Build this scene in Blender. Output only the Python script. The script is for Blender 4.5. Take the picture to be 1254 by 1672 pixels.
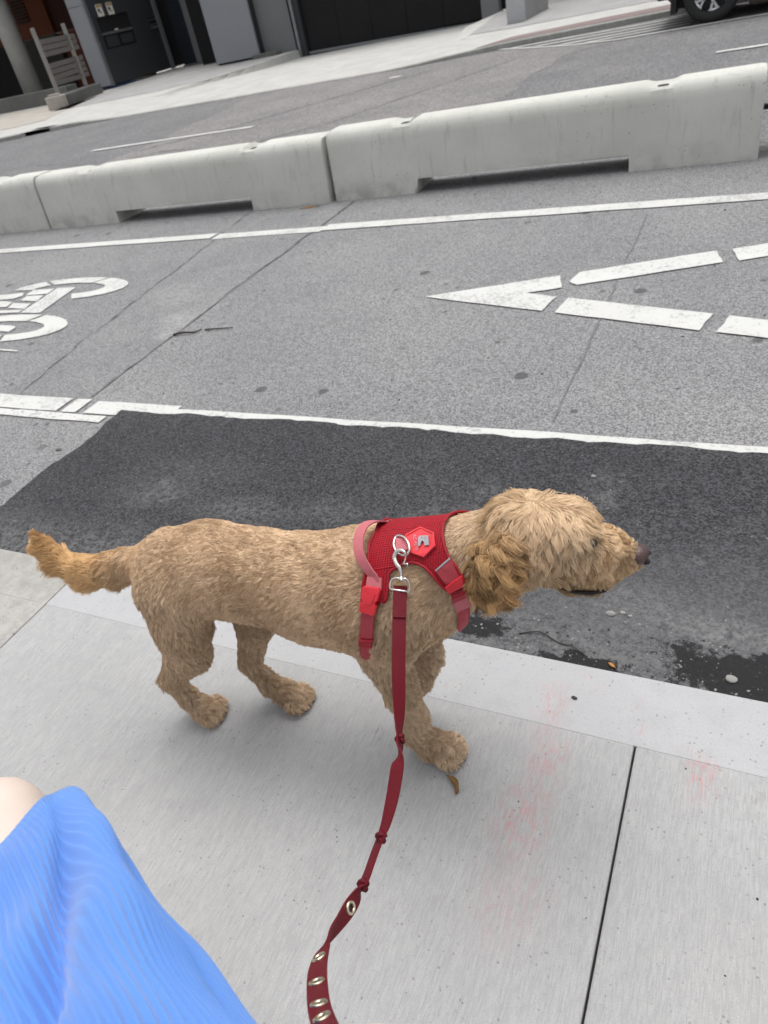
import bpy, bmesh, math, random
import numpy as np
from mathutils import Matrix, Vector
from mathutils.kdtree import KDTree

random.seed(7)
S = bpy.context.scene
COL = S.collection
for o in list(bpy.data.objects):
    bpy.data.objects.remove(o)

# ------------------------------------------------------------------ camera, sky, sun, exposure
cam_data = bpy.data.cameras.new('camera')
cam = bpy.data.objects.new('camera', cam_data)
COL.objects.link(cam)
S.camera = cam
cam_data.sensor_fit = 'VERTICAL'
cam_data.sensor_height = 36.0
cam_data.lens = 1155.0 / 1672.0 * 36.0
cam_data.clip_start = 0.02
cam_data.clip_end = 400.0
right = (0.89670466, 0.40141473, -0.18651265)
down = (0.11092871, -0.61172812, -0.7832519)
fwd = (-0.42850388, 0.68165602, -0.59306787)
cam.matrix_world = Matrix(((right[0], -down[0], -fwd[0], 0.0),
                           (right[1], -down[1], -fwd[1], 0.0),
                           (right[2], -down[2], -fwd[2], 1.3),
                           (0, 0, 0, 1)))
cam_data.dof.use_dof = True
cam_data.dof.focus_distance = 1.15
cam_data.dof.aperture_fstop = 8.0

world = bpy.data.worlds.new('World')
S.world = world
world.use_nodes = True
wn = world.node_tree
wn.nodes.clear()
sky = wn.nodes.new('ShaderNodeTexSky')
sky.sky_type = 'NISHITA'
sky.sun_disc = False
SUN_EL, SUN_AZ = math.radians(76), math.radians(350)
sky.sun_elevation = SUN_EL
sky.sun_rotation = SUN_AZ
sky.air_density = 1.0
sky.dust_density = 4.0
hs = wn.nodes.new('ShaderNodeHueSaturation')      # a closed cloud deck: nearly colourless light
hs.inputs['Saturation'].default_value = 0.15
bg = wn.nodes.new('ShaderNodeBackground')
bg.inputs['Strength'].default_value = 0.14
wo = wn.nodes.new('ShaderNodeOutputWorld')
wn.links.new(sky.outputs[0], hs.inputs['Color'])
wn.links.new(hs.outputs[0], bg.inputs['Color'])
wn.links.new(bg.outputs[0], wo.inputs['Surface'])

sun_data = bpy.data.lights.new('sun', 'SUN')
sun_data.energy = 0.85
sun_data.angle = math.radians(40)
sun_data.color = (1.0, 0.98, 0.95)
sun = bpy.data.objects.new('sun', sun_data)
COL.objects.link(sun)
sun_dir = Vector((math.sin(SUN_AZ) * math.cos(SUN_EL), math.cos(SUN_AZ) * math.cos(SUN_EL), math.sin(SUN_EL)))
sun.rotation_euler = sun_dir.to_track_quat('Z', 'Y').to_euler()
sun.location = (0, -5, 20)

S.view_settings.view_transform = 'Standard'
S.view_settings.look = 'None'
S.view_settings.gamma = 1.0
S.view_settings.exposure = 0.60
S.view_settings.use_curve_mapping = False
S.cycles_curves.shape = 'RIBBONS'
S.cycles.max_bounces = 4
S.cycles.diffuse_bounces = 3
S.cycles.glossy_bounces = 2
S.cycles.use_adaptive_sampling = True
S.cycles.adaptive_threshold = 0.03

# ------------------------------------------------------------------ helpers
def tag(o, label=None, category=None, group=None, kind=None):
    if label: o['label'] = label
    if category: o['category'] = category
    if group: o['group'] = group
    if kind: o['kind'] = kind
    return o

def empty(name, loc=(0, 0, 0), rz=0.0):
    o = bpy.data.objects.new(name, None)
    o.empty_display_size = 0.1
    COL.objects.link(o)
    o.location = loc
    o.rotation_euler = (0, 0, rz)
    return o

def mesh_obj(name, verts, faces, material, parent=None, smooth=False, uvs=None):
    me = bpy.data.meshes.new(name)
    me.from_pydata([tuple(map(float, v)) for v in verts], [], [tuple(map(int, f)) for f in faces])
    if uvs is not None:
        lay = me.uv_layers.new(name='uv')
        li = np.zeros(len(me.loops), dtype=np.int32)
        me.loops.foreach_get('vertex_index', li)
        lay.data.foreach_set('uv', np.asarray(uvs, dtype=np.float32)[li].ravel())
    if smooth:
        me.polygons.foreach_set('use_smooth', [True] * len(me.polygons))
    me.update()
    if material: me.materials.append(material)
    o = bpy.data.objects.new(name, me)
    COL.objects.link(o)
    if parent: o.parent = parent
    return o

class MB:
    """collects simple shapes into one mesh"""
    def __init__(s): s.v, s.f = [], []
    def add(s, verts, faces):
        k = len(s.v)
        s.v += [tuple(p) for p in verts]
        s.f += [tuple(i + k for i in f) for f in faces]
        return s
    def box(s, x0, x1, y0, y1, z0, z1):
        v = [(x, y, z) for z in (z0, z1) for y in (y0, y1) for x in (x0, x1)]
        return s.add(v, [(0, 2, 3, 1), (4, 5, 7, 6), (0, 1, 5, 4), (2, 6, 7, 3), (0, 4, 6, 2), (1, 3, 7, 5)])
    def cbox(s, c, sx, sy, sz, rot=None):
        v = [Vector((x * sx / 2, y * sy / 2, z * sz / 2)) for z in (-1, 1) for y in (-1, 1) for x in (-1, 1)]
        if rot is not None: v = [rot @ p for p in v]
        v = [p + Vector(c) for p in v]
        return s.add(v, [(0, 2, 3, 1), (4, 5, 7, 6), (0, 1, 5, 4), (2, 6, 7, 3), (0, 4, 6, 2), (1, 3, 7, 5)])
    def tube(s, pts, radii, n=12, cap=True, flat=None):
        pts = [Vector(p) for p in pts]
        if not hasattr(radii, '__len__'): radii = [radii] * len(pts)
        rings = []
        up = None
        for i, p in enumerate(pts):
            a = pts[max(i - 1, 0)]; b = pts[min(i + 1, len(pts) - 1)]
            t = (b - a).normalized()
            if up is None:
                up = Vector((0, 0, 1)) if abs(t.z) < 0.9 else Vector((1, 0, 0))
            u = (up - t * up.dot(t)).normalized(); up = u
            w = t.cross(u)
            rings.append([p + (u * math.cos(2 * math.pi * k / n) + w * math.sin(2 * math.pi * k / n)) * radii[i] for k in range(n)])
        v = [q for r in rings for q in r]
        f = []
        for i in range(len(rings) - 1):
            for k in range(n):
                f.append((i * n + k, i * n + (k + 1) % n, (i + 1) * n + (k + 1) % n, (i + 1) * n + k))
        if cap:
            f.append(tuple(range(n))[::-1])
            f.append(tuple((len(rings) - 1) * n + k for k in range(n)))
        return s.add(v, f)
    def prism(s, poly, z0, z1):
        """poly in xy (counter-clockwise), extruded in z"""
        n = len(poly)
        area = sum(poly[i][0] * poly[(i + 1) % n][1] - poly[(i + 1) % n][0] * poly[i][1] for i in range(n))
        if area < 0: poly = poly[::-1]
        v = [(x, y, z0) for x, y in poly] + [(x, y, z1) for x, y in poly]
        f = [tuple(range(n))[::-1], tuple(range(n, 2 * n))]
        f += [(i, (i + 1) % n, n + (i + 1) % n, n + i) for i in range(n)]
        return s.add(v, f)
    def build(s, name, material, parent=None, bevel=0.0, smooth=False, seg=2):
        o = mesh_obj(name, s.v, s.f, material, parent, smooth)
        if bevel:
            bm = bmesh.new(); bm.from_mesh(o.data)
            ed = [e for e in bm.edges if len(e.link_faces) == 2 and e.calc_face_angle(0) > 0.6]
            bmesh.ops.bevel(bm, geom=ed, offset=bevel, segments=seg, affect='EDGES', profile=0.5)
            bm.to_mesh(o.data); bm.free()
        return o

def ngon_sheet(name, poly, z, material, parent=None):
    """a flat painted or laid sheet (triangulated, may be concave)"""
    bm = bmesh.new()
    n = len(poly)
    area = sum(poly[i][0] * poly[(i + 1) % n][1] - poly[(i + 1) % n][0] * poly[i][1] for i in range(n))
    if area < 0: poly = poly[::-1]
    f = bm.faces.new([bm.verts.new((x, y, z)) for x, y in poly])
    f.normal_update()
    bmesh.ops.triangulate(bm, faces=[f])
    me = bpy.data.meshes.new(name); bm.to_mesh(me); bm.free()
    me.materials.append(material)
    o = bpy.data.objects.new(name, me); COL.objects.link(o)
    if parent: o.parent = parent
    return o

# ------------------------------------------------------------------ materials
class Mat:
    def __init__(s, name, rough=0.8, color=(0.5, 0.5, 0.5), metallic=0.0, spec=0.3):
        s.m = bpy.data.materials.new(name); s.m.use_nodes = True
        s.nt = s.m.node_tree
        s.b = s.nt.nodes['Principled BSDF']
        s.b.inputs['Base Color'].default_value = (*color, 1)
        s.b.inputs['Roughness'].default_value = rough
        s.b.inputs['Metallic'].default_value = metallic
        s.b.inputs['Specular IOR Level'].default_value = spec
        s._co = None
    def node(s, t): return s.nt.nodes.new(t)
    def put(s, sock, val):
        if isinstance(val, bpy.types.NodeSocket): s.nt.links.new(val, sock)
        elif isinstance(val, (tuple, list)) and sock.type == 'RGBA': sock.default_value = (*val[:3], 1)
        else: sock.default_value = val
    def co(s):
        if s._co is None: s._co = s.node('ShaderNodeTexCoord').outputs['Object']
        return s._co
    def uv(s): return s.node('ShaderNodeTexCoord').outputs['UV']
    def scaled(s, sc, vec=None, rot=(0, 0, 0), loc=(0, 0, 0)):
        n = s.node('ShaderNodeMapping')
        n.inputs['Scale'].default_value = sc; n.inputs['Rotation'].default_value = rot; n.inputs['Location'].default_value = loc
        s.nt.links.new(vec or s.co(), n.inputs['Vector']); return n.outputs[0]
    def noise(s, scale, detail=4, rough=0.55, vec=None, dist=0.0):
        n = s.node('ShaderNodeTexNoise')
        n.inputs['Scale'].default_value = scale; n.inputs['Detail'].default_value = detail
        n.inputs['Roughness'].default_value = rough; n.inputs['Distortion'].default_value = dist
        s.nt.links.new(vec or s.co(), n.inputs['Vector']); return n.outputs['Fac']
    def noisec(s, scale, detail=2, vec=None):
        n = s.node('ShaderNodeTexNoise')
        n.inputs['Scale'].default_value = scale; n.inputs['Detail'].default_value = detail
        s.nt.links.new(vec or s.co(), n.inputs['Vector']); return n.outputs['Color']
    def shared(s, sc):
        if not hasattr(s, '_sh'): s._sh = {}
        k = round(sc, -1)
        if k not in s._sh: s._sh[k] = s.noisec(max(k, 10), 2)
        return s._sh[k]
    def voro(s, scale, vec=None, feature='F1', out='Distance', rnd=1.0):
        n = s.node('ShaderNodeTexVoronoi'); n.feature = feature
        n.inputs['Scale'].default_value = scale; n.inputs['Randomness'].default_value = rnd
        s.nt.links.new(vec or s.co(), n.inputs['Vector']); return n.outputs[out]
    def wave(s, scale, vec=None, dist=0.0, axis='X', dscale=1.0):
        n = s.node('ShaderNodeTexWave'); n.bands_direction = axis
        n.inputs['Scale'].default_value = scale; n.inputs['Distortion'].default_value = dist
        n.inputs['Detail Scale'].default_value = dscale
        s.nt.links.new(vec or s.co(), n.inputs['Vector']); return n.outputs['Fac']
    def math(s, op, a, b=0.0, clamp=False):
        n = s.node('ShaderNodeMath'); n.operation = op; n.use_clamp = clamp
        s.put(n.inputs[0], a); s.put(n.inputs[1], b); return n.outputs[0]
    def step(s, x, a, b, lo=0.0, hi=1.0):
        n = s.node('ShaderNodeMapRange'); n.interpolation_type = 'SMOOTHSTEP'
        s.put(n.inputs['Value'], x)
        n.inputs['From Min'].default_value = a; n.inputs['From Max'].default_value = b
        n.inputs['To Min'].default_value = lo; n.inputs['To Max'].default_value = hi
        return n.outputs['Result']
    def mix(s, fac, a, b, blend='MIX'):
        n = s.node('ShaderNodeMix'); n.data_type = 'RGBA'; n.blend_type = blend
        s.put(n.inputs['Factor'], fac); s.put(n.inputs['A'], a) if False else None
        s.put(n.inputs[6], a); s.put(n.inputs[7], b); return n.outputs[2]
    def ramp(s, x, stops):
        n = s.node('ShaderNodeValToRGB'); s.put(n.inputs[0], x)
        el = n.color_ramp.elements
        while len(el) < len(stops): el.new(0.5)
        for e, (p, c) in zip(el, stops):
            e.position = p; e.color = (*c, 1) if hasattr(c, '__len__') else (c, c, c, 1)
        return n.outputs[0]
    def ellipse(s, cx, cy, rx, ry, soft=0.5, rot=0.0, warp=0.03, wscale=14.0):
        """soft blotch with a ragged edge at a place on the ground"""
        d = s.node('ShaderNodeVectorMath'); d.operation = 'MULTIPLY_ADD'
        s.put(d.inputs[0], s.shared(wscale)); d.inputs[1].default_value = (warp * 2,) * 3
        sub = s.node('ShaderNodeVectorMath'); sub.operation = 'SUBTRACT'
        s.put(sub.inputs[0], s.co()); sub.inputs[1].default_value = (cx + warp, cy + warp, 0)
        s.put(d.inputs[2], sub.outputs[0])
        mp = s.node('ShaderNodeMapping'); mp.vector_type = 'TEXTURE'
        mp.inputs['Rotation'].default_value = (0, 0, rot); mp.inputs['Scale'].default_value = (rx, ry, 1000)
        s.put(mp.inputs[0], d.outputs[0])
        ln = s.node('ShaderNodeVectorMath'); ln.operation = 'LENGTH'; s.put(ln.inputs[0], mp.outputs[0])
        return s.step(ln.outputs['Value'], 1.0, 1.0 - soft)
    def color(s, c): s.put(s.b.inputs['Base Color'], c); return s
    def roughness(s, c): s.put(s.b.inputs['Roughness'], c); return s
    def bump(s, h, strength=0.3, dist=0.005):
        n = s.node('ShaderNodeBump'); n.inputs['Strength'].default_value = strength; n.inputs['Distance'].default_value = dist
        s.put(n.inputs['Height'], h); s.nt.links.new(n.outputs[0], s.b.inputs['Normal']); return s

def plain(name, c, rough=0.6, metallic=0.0, var=0.12, scale=8.0, spec=0.3, bump=0.0, bscale=60):
    m = Mat(name, rough, c, metallic, spec)
    n = m.noise(scale, 5, 0.6)
    m.color(m.mix(n, tuple(x * (1 - var) for x in c), tuple(min(1, x * (1 + var)) for x in c)))
    if bump: m.bump(m.noise(bscale, 4), bump, 0.004)
    return m.m

def asphalt(name, light, dark, spots=0.5, seam=None, tint=(1, 1, 1.02), wornscale=0.8, dust=0.0, agg=210, w1=0.22):
    m = Mat(name, 0.9, spec=0.25)
    cell = m.voro(agg, out='Color')
    sep = m.node('ShaderNodeSeparateColor'); m.put(sep.inputs[0], cell)
    n1 = m.noise(60, 4, 0.75)
    n2 = m.noise(agg * 2.2, 2, 0.6)
    k = m.math('ADD', m.math('MULTIPLY', sep.outputs[0], 0.50), m.math('ADD', m.math('MULTIPLY', n1, w1), m.math('MULTIPLY', n2, 0.36)))
    lt = tuple(light * t for t in tint); dk = tuple(dark * t for t in tint)
    c = m.ramp(k, [(0.26, dk), (0.48, tuple((a + b) * 0.5 for a, b in zip(lt, dk))), (0.62, lt), (0.85, tuple(min(1, a * 1.25) for a in lt))])
    big = m.noise(wornscale, 5, 0.65)
    c = m.mix(m.step(big, 0.35, 0.68), c, m.mix(1.0, c, (1.18, 1.17, 1.15), 'MULTIPLY'))
    streak = m.noise(1.0, 4, 0.6, m.scaled((0.35, 3.0, 1)))
    c = m.mix(m.step(streak, 0.5, 0.8, 0, 0.35), c, m.mix(1.0, c, (0.78, 0.78, 0.79), 'MULTIPLY'))
    if spots:
        d = m.math('ADD', m.voro(2.6), m.math('MULTIPLY', m.noise(26, 2), 0.05))
        keep = m.step(m.noise(1.3, 1), 0.34, 0.42)
        c = m.mix(m.math('MULTIPLY', m.step(d, 0.118, 0.088, 0, spots), keep), c, tuple(0.3 * x for x in lt))
        d2 = m.math('ADD', m.voro(7.0), m.math('MULTIPLY', m.noise(40, 2), 0.07))
        keep2 = m.step(m.noise(2.3, 1), 0.46, 0.52)
        c = m.mix(m.math('MULTIPLY', m.step(d2, 0.15, 0.12, 0, spots), keep2), c, tuple(0.35 * x for x in lt))
    if dust:
        dn = m.math('MULTIPLY', m.step(m.noise(2.2, 5, 0.7), 0.5, 0.72), m.step(m.noise(30, 4, 0.7), 0.42, 0.6))
        c = m.mix(m.math('MULTIPLY', dn, dust), c, (0.33, 0.33, 0.32))
    m.color(c)
    m.bump(m.math('ADD', k, m.math('MULTIPLY', n1, 0.6)), 0.55, 0.006)
    return m
# ------------------------------------------------------------------ ground, road, kerbs, sidewalks
ROAD_Z = -0.09
M_road_m = asphalt('lane_asphalt', 0.255, 0.085, spots=0.85)
M_road = M_road_m.m
m = M_road_m
M_cut = asphalt('trench_asphalt', 0.245, 0.10, spots=0.4, wornscale=2.2)
m = M_cut
c = m.b.inputs['Base Color'].links[0].from_socket
fl_ = m.step(m.noise(30, 5, 0.8), 0.40, 0.60)
for (ex, ey_, rx_, ry_, am_) in ((-3.02, 3.12, 0.28, 0.22, 0.55), (-2.98, 2.92, 0.16, 0.12, 0.6), (-3.4, 3.5, 0.3, 0.4, 0.3)):
    c = m.mix(m.math('MULTIPLY', m.math('MULTIPLY', m.ellipse(ex, ey_, rx_, ry_, 1.0, 0, 0.06, 20), fl_), am_), c, (0.42, 0.415, 0.40))
m.color(c)
M_cut = M_cut.m
M_far = asphalt('far_asphalt', 0.19, 0.075, spots=0.2, tint=(1, 0.995, 1.015), agg=70).m
M_far_patch = asphalt('far_patch_asphalt', 0.215, 0.11, spots=0.2, tint=(1.03, 0.99, 0.985), agg=60).m
mp_ = asphalt('black_patch_asphalt', 0.066, 0.016, spots=0.0, tint=(1, 1, 1.08), dust=0.25, wornscale=1.6, agg=190, w1=0.10)
m = mp_
base = m.b.inputs['Base Color'].links[0].from_socket
gut = m.step(m.noise(3.0, 3), 0.38, 0.62)
def yband(m, a, b):
    sp = m.node('ShaderNodeSeparateXYZ'); m.put(sp.inputs[0], m.co()); return m.step(sp.outputs['Y'], a, b), sp
band, sp = yband(m, 1.42, 1.16)                  # dusty grit near the kerb
grit = m.math('MULTIPLY', band, m.step(m.noise(55, 5, 0.8), 0.40, 0.58))
c = m.mix(m.math('MULTIPLY', grit, 0.45), base, (0.22, 0.22, 0.22))
xr = m.step(sp.outputs['X'], -0.9, -0.2)
c = m.mix(m.math('MULTIPLY', m.math('MULTIPLY', m.step(sp.outputs['Y'], 1.75, 1.35), xr), 0.30), c, (0.17, 0.17, 0.175))
sp_d = m.math('ADD', m.voro(42), m.math('MULTIPLY', m.noise(90, 2), 0.08))
c = m.mix(m.math('MULTIPLY', m.step(sp_d, 0.16, 0.11, 0, 0.75), m.step(m.noise(11, 2), 0.50, 0.60)), c, (0.30, 0.30, 0.30))
fl_ = m.step(m.noise(48, 5, 0.8), 0.40, 0.62)
for (ex, ey_, rx_, ry_, am_) in ((-1.98, 1.55, 0.30, 0.16, 0.16), (-1.52, 1.50, 0.34, 0.13, 0.22), (-1.18, 1.55, 0.22, 0.12, 0.20), (-1.9, 1.72, 0.5, 0.12, 0.10), (-0.15, 1.36, 0.35, 0.10, 0.20), (0.05, 1.30, 0.30, 0.07, 0.30)):
    c = m.mix(m.math('MULTIPLY', m.math('MULTIPLY', m.ellipse(ex, ey_, rx_, ry_, 1.0, 0, 0.05, 20), fl_), am_), c, (0.36, 0.355, 0.345))
wet = m.math('MAXIMUM', m.ellipse(-0.56, 1.185, 0.20, 0.075, 1.0, 0, 0.05, 16), m.math('MAXIMUM', m.ellipse(-0.27, 1.130, 0.22, 0.055, 1.0, 0.05, 0.05, 18), m.ellipse(0.12, 1.17, 0.40, 0.15, 1.0, 0.0, 0.06, 14)))
wn1 = m.noise(38, 5, 0.75); wn2 = m.noise(9, 3, 0.6)
wet = m.step(m.math('ADD', wet, m.math('ADD', m.math('MULTIPLY', m.math('SUBTRACT', wn1, 0.5), 1.5), m.math('MULTIPLY', m.math('SUBTRACT', wn2, 0.5), 0.9))), 0.40, 0.56)
wetc = m.mix(m.noise(120, 3), (0.012, 0.012, 0.013), (0.030, 0.030, 0.031))
c = m.mix(wet, c, wetc)
m.color(c)
M_patch = m.m

def paint(name, wear=0.35):
    m = Mat(name, 0.7, spec=0.3)
    n = m.noise(50, 5, 0.75); n2 = m.noise(5, 4, 0.6); n3 = m.noise(1.3, 3)
    base = m.mix(n2, (0.50, 0.50, 0.475), (0.59, 0.59, 0.565))
    crack = m.step(m.voro(22, feature='DISTANCE_TO_EDGE'), 0.018, 0.0)
    w = m.math('MULTIPLY', m.step(m.math('ADD', m.math('MULTIPLY', n, 0.7), m.math('MULTIPLY', n2, 0.35)), 0.50, 0.44), 1.0)
    w = m.math('ADD', m.math('MULTIPLY', w, wear), m.math('MULTIPLY', crack, 0.10), clamp=True)
    c = m.mix(w, base, (0.22, 0.22, 0.225))
    c = m.mix(m.step(n3, 0.5, 0.7, 0, 0.25), c, (0.45, 0.44, 0.41))
    m.color(c); m.bump(n, 0.25, 0.003)
    return m.m
M_paint = paint('road_paint', 0.55)
M_paint_worn = paint('worn_road_paint', 1.5)
cm_ = Mat('crack_seal', 0.9)
cm_.color(cm_.mix(cm_.step(cm_.noise(9, 5, 0.75), 0.40, 0.62), (0.085, 0.085, 0.088), (0.22, 0.22, 0.222)))
M_crack = cm_.m

terrain = MB().box(-150, 150, -150, 250, -0.9, -0.32).build('ground', plain('earth', (0.2, 0.19, 0.17), 0.95))
tag(terrain, kind='structure')
road = MB().box(-90, 90, 1.075, 15.2, -0.315, ROAD_Z).build('road', M_road)
tag(road, 'grey asphalt street with bike lane', kind='structure')

def ragged(p0, p1, amp, n, seed):
    """points along a broken edge from p0 to p1"""
    r = random.Random(seed); out = []
    p0, p1 = Vector(p0), Vector(p1); d = (p1 - p0); nrm = Vector((-d.y, d.x)).normalized()
    w = 0
    for i in range(n):
        t = (i + r.uniform(-0.3, 0.3) * (0 < i < n - 1)) / (n - 1)
        w = 0.6 * w + r.uniform(-amp, amp)
        q = p0 + d * t + nrm * w
        out.append((q.x, q.y))
    return out

def road_sheet(name, poly, lift, mat_, label=None):
    o = ngon_sheet(name, poly, ROAD_Z + lift, mat_, road)
    if label: o['label'] = label
    return o

# far carriageway: darker asphalt beyond the barriers, and older brownish patches in it
road_sheet('asphalt_layer', [(-90, 5.95), (90, 5.95), (90, 15.19), (-90, 15.19)], 0.003, M_far)
road_sheet('asphalt_patch', [(-8.9, 7.2)] + ragged((-6.4, 6.3), (-3.3, 6.1), 0.05, 8, 3) + ragged((-3.1, 7.0), (-2.75, 12.1), 0.08, 12, 4) + [(-2.3, 12.7), (-4.2, 14.0), (-9.5, 13.8)] + ragged((-9.3, 13.0), (-8.6, 9.3), 0.10, 12, 5), 0.006, M_far_patch, 'paler brownish repair in the far lane asphalt')
for i, pl in enumerate(([(-8.6, 9.2), (-7.6, 9.9), (-6.6, 11.2), (-5.2, 13.0)], [(-6.2, 8.4), (-5.2, 9.3), (-4.2, 11.4), (-3.4, 13.2)], [(-8.3, 8.6), (-7.9, 8.9), (-7.2, 8.8)], [(-14, 9.0), (-11, 9.3), (-9.2, 8.7)])):
    top, bot = [], []
    for a, b in zip(pl[:-1], pl[1:]):
        top += ragged(a, b, 0.03, 6, 20 + i); bot += [(x + 0.01, y - 0.045) for x, y in ragged(a, b, 0.03, 6, 40 + i)]
    road_sheet('crack', top + bot[::-1], 0.009, M_crack)

# trench cut across the bike lane with dark seams
strip = ragged((-3.97, 5.35), (-3.62, 2.92), 0.012, 18, 8) + ragged((-3.62, 2.92), (-3.55, 2.18), 0.02, 6, 9) + ragged((-2.93, 2.18), (-2.98, 5.40), 0.012, 18, 10)
road_sheet('asphalt_strip', strip, 0.002, M_cut, 'slightly paler trench repair across the bike lane')
def seam(p0, p1, w, seed, n=26, amp=0.012, m_=M_crack, lift=0.004):
    a = ragged(p0, p1, amp, n, seed)
    r = random.Random(seed + 1)
    b = [(x + w * r.uniform(0.5, 1.3), y) for x, y in a]
    road_sheet('seam', a + b[::-1], lift, m_)
seam((-3.985, 5.38), (-3.62, 2.95), 0.026, 30)
seam((-3.62, 2.95), (-3.45, 2.2), 0.012, 31, 10)
seam((-2.975, 5.40), (-2.935, 2.2), 0.014, 32)
seam((-0.595, 4.55), (-0.588, 2.2), 0.007, 33, 30, 0.006, plain('faint_joint', (0.16, 0.16, 0.165), 0.9, scale=40, var=0.4))

# black repair strip by the kerb: ragged edge eats into the old line
patch_poly = ragged((-2.60, 1.08), (-2.60, 2.09), 0.012, 34, 51) + ragged((-2.60, 2.09), (-1.2, 2.092), 0.007, 46, 52)[1:] + ragged((-1.2, 2.092), (3.0, 2.085), 0.009, 110, 53)[1:] + [(30, 2.085), (30, 1.08)]
# painted lines
def line(x0, x1, y0, y1, lift=0.006, name='lane_line', m_=M_paint, seed=60):
    road_sheet(name, ragged((x0, y0), (x1, y0), 0.004, max(3, int((x1 - x0) * 9)), seed) + ragged((x1, y1), (x0, y1), 0.004, max(3, int((x1 - x0) * 9)), seed + 1), lift, m_)
line(-30, -3.93, 4.645, 4.765, seed=61)
line(-3.89, -2.89, 4.625, 4.745, seed=62)
line(-2.89, 30, 4.655, 4.785, seed=63)
line(-30, -3.02, 2.045, 2.17, seed=64)
line(-2.985, -2.885, 2.045, 2.17, seed=65)
line(-2.83, -2.3, 2.045, 2.16, seed=66)
line(-2.3, 30, 2.045, 2.132, seed=68)
line(-30, -2.66, 1.975, 2.035, seed=67, m_=M_paint_worn)
pt = road_sheet('asphalt_patch', patch_poly, 0.009, M_patch, 'black asphalt repair along the kerb behind the dog')
# dashes and edge line of the far lanes
line(-10.15, -6.85, 9.78, 9.90, 0.013, seed=70)
line(-0.64, 2.4, 10.13, 10.25, 0.013, seed=71)
line(-5.93, -5.72, 12.76, 12.90, 0.013, seed=72)
line(-19.5, -16.4, 9.8, 9.92, 0.013, seed=76)
edge = [(-4.45, 14.22), (-3.6, 13.55), (-2.9, 13.05), (-2.2, 12.79), (-1.5, 12.80), (-0.2, 12.83), (20, 12.85)]
road_sheet('edge_line', edge + [(x, y + 0.10) for x, y in edge[::-1]], 0.013, M_paint)
for i, (a, b) in enumerate((((-4.05, 14.02), (-1.2, 14.18)), ((-3.55, 13.66), (-1.2, 13.85)), ((-3.05, 13.28), (-1.2, 13.52)), ((-2.6, 13.03), (-1.2, 13.20)))):
    road_sheet('hatch_line', [a, b, (b[0], b[1] + 0.09), (a[0] - 0.12, a[1] + 0.09)], 0.017, M_paint)

# chevron arrow of stencilled bars in the bike lane
def marking(name, polys, label):
    root = tag(empty(name, (0, 0, 0)), label)
    root.parent = road
    for k, p in enumerate(polys):
        q = []
        for i in range(len(p)):
            q += ragged(p[i], p[(i + 1) % len(p)], 0.0035, 6, 80 + k * 7 + i)[:-1]
        ngon_sheet('painted_bar', q, ROAD_Z + 0.006, M_paint, root)
marking('arrow_marking', [
    [(-1.555, 3.376), (-0.887, 3.616), (-0.845, 3.457), (-1.009, 3.397), (-0.844, 3.343), (-0.875, 3.179)],
    [(-0.825, 3.53), (-0.800, 3.655), (-0.169, 3.879), (-0.129, 3.718), (-0.778, 3.483)],
    [(-0.101, 3.896), (0.60, 4.15), (0.64, 3.99), (-0.057, 3.734)],
    [(-0.81, 3.157), (-0.782, 3.326), (-0.128, 3.129), (-0.166, 2.968)],
    [(-0.101, 2.951), (-0.063, 3.11), (0.60, 2.91), (0.57, 2.75)]], 'white painted arrow of separate bars in the bike lane')
def ring(cx, cy, rx, ry, ix, iy, a0, a1, n=30, icx=0.0):
    A = [a0 + (a1 - a0) * i / n for i in range(n + 1)]
    return [(cx + rx * math.cos(a), cy + ry * math.sin(a)) for a in A] + [(cx + icx + ix * math.cos(a), cy + iy * math.sin(a)) for a in A[::-1]]
R = math.radians
marking('bicycle_marking', [
    ring(-4.565, 3.67, 0.58, 0.215, 0.37, 0.11, R(-66), R(62)),
    ring(-4.565, 3.67, 0.58, 0.215, 0.37, 0.11, R(66), R(128)),
    ring(-4.565, 3.67, 0.58, 0.215, 0.37, 0.11, R(133), R(182)),
    ring(-4.50, 2.995, 0.575, 0.215, 0.38, 0.11, R(-70), R(70)),
    ring(-4.50, 2.995, 0.575, 0.215, 0.38, 0.11, R(74), R(178)),
    ring(-4.50, 2.995, 0.575, 0.215, 0.38, 0.11, R(182), R(286)),
    [(-4.692, 3.689), (-4.495, 3.689), (-4.399, 3.237), (-4.613, 3.242)],
    [(-4.905, 3.568), (-4.934, 3.667), (-4.715, 3.678), (-4.69, 3.581)],
    [(-4.861, 3.470), (-4.879, 3.551), (-4.692, 3.551), (-4.655, 3.445)],
    [(-4.84, 3.328), (-4.889, 3.42), (-4.677, 3.404), (-4.635, 3.307)],
    [(-5.25, 3.50), (-4.915, 3.435), (-4.883, 3.348), (-5.2, 3.36)],
    [(-5.2, 3.29), (-4.818, 3.285), (-4.645, 3.30), (-4.632, 3.247), (-5.1, 3.225)],
    [(-5.42, 3.56), (-4.99, 3.618), (-4.935, 3.560), (-4.98, 3.50), (-5.38, 3.47)],
    [(-4.72, 3.05), (-4.452, 3.033), (-4.393, 3.003), (-4.379, 2.935), (-4.70, 2.96)],
    [(-4.5, 2.70), (-4.01, 2.678), (-3.988, 2.662), (-4.5, 2.68)]], 'white painted bicycle symbol in the bike lane')

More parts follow.
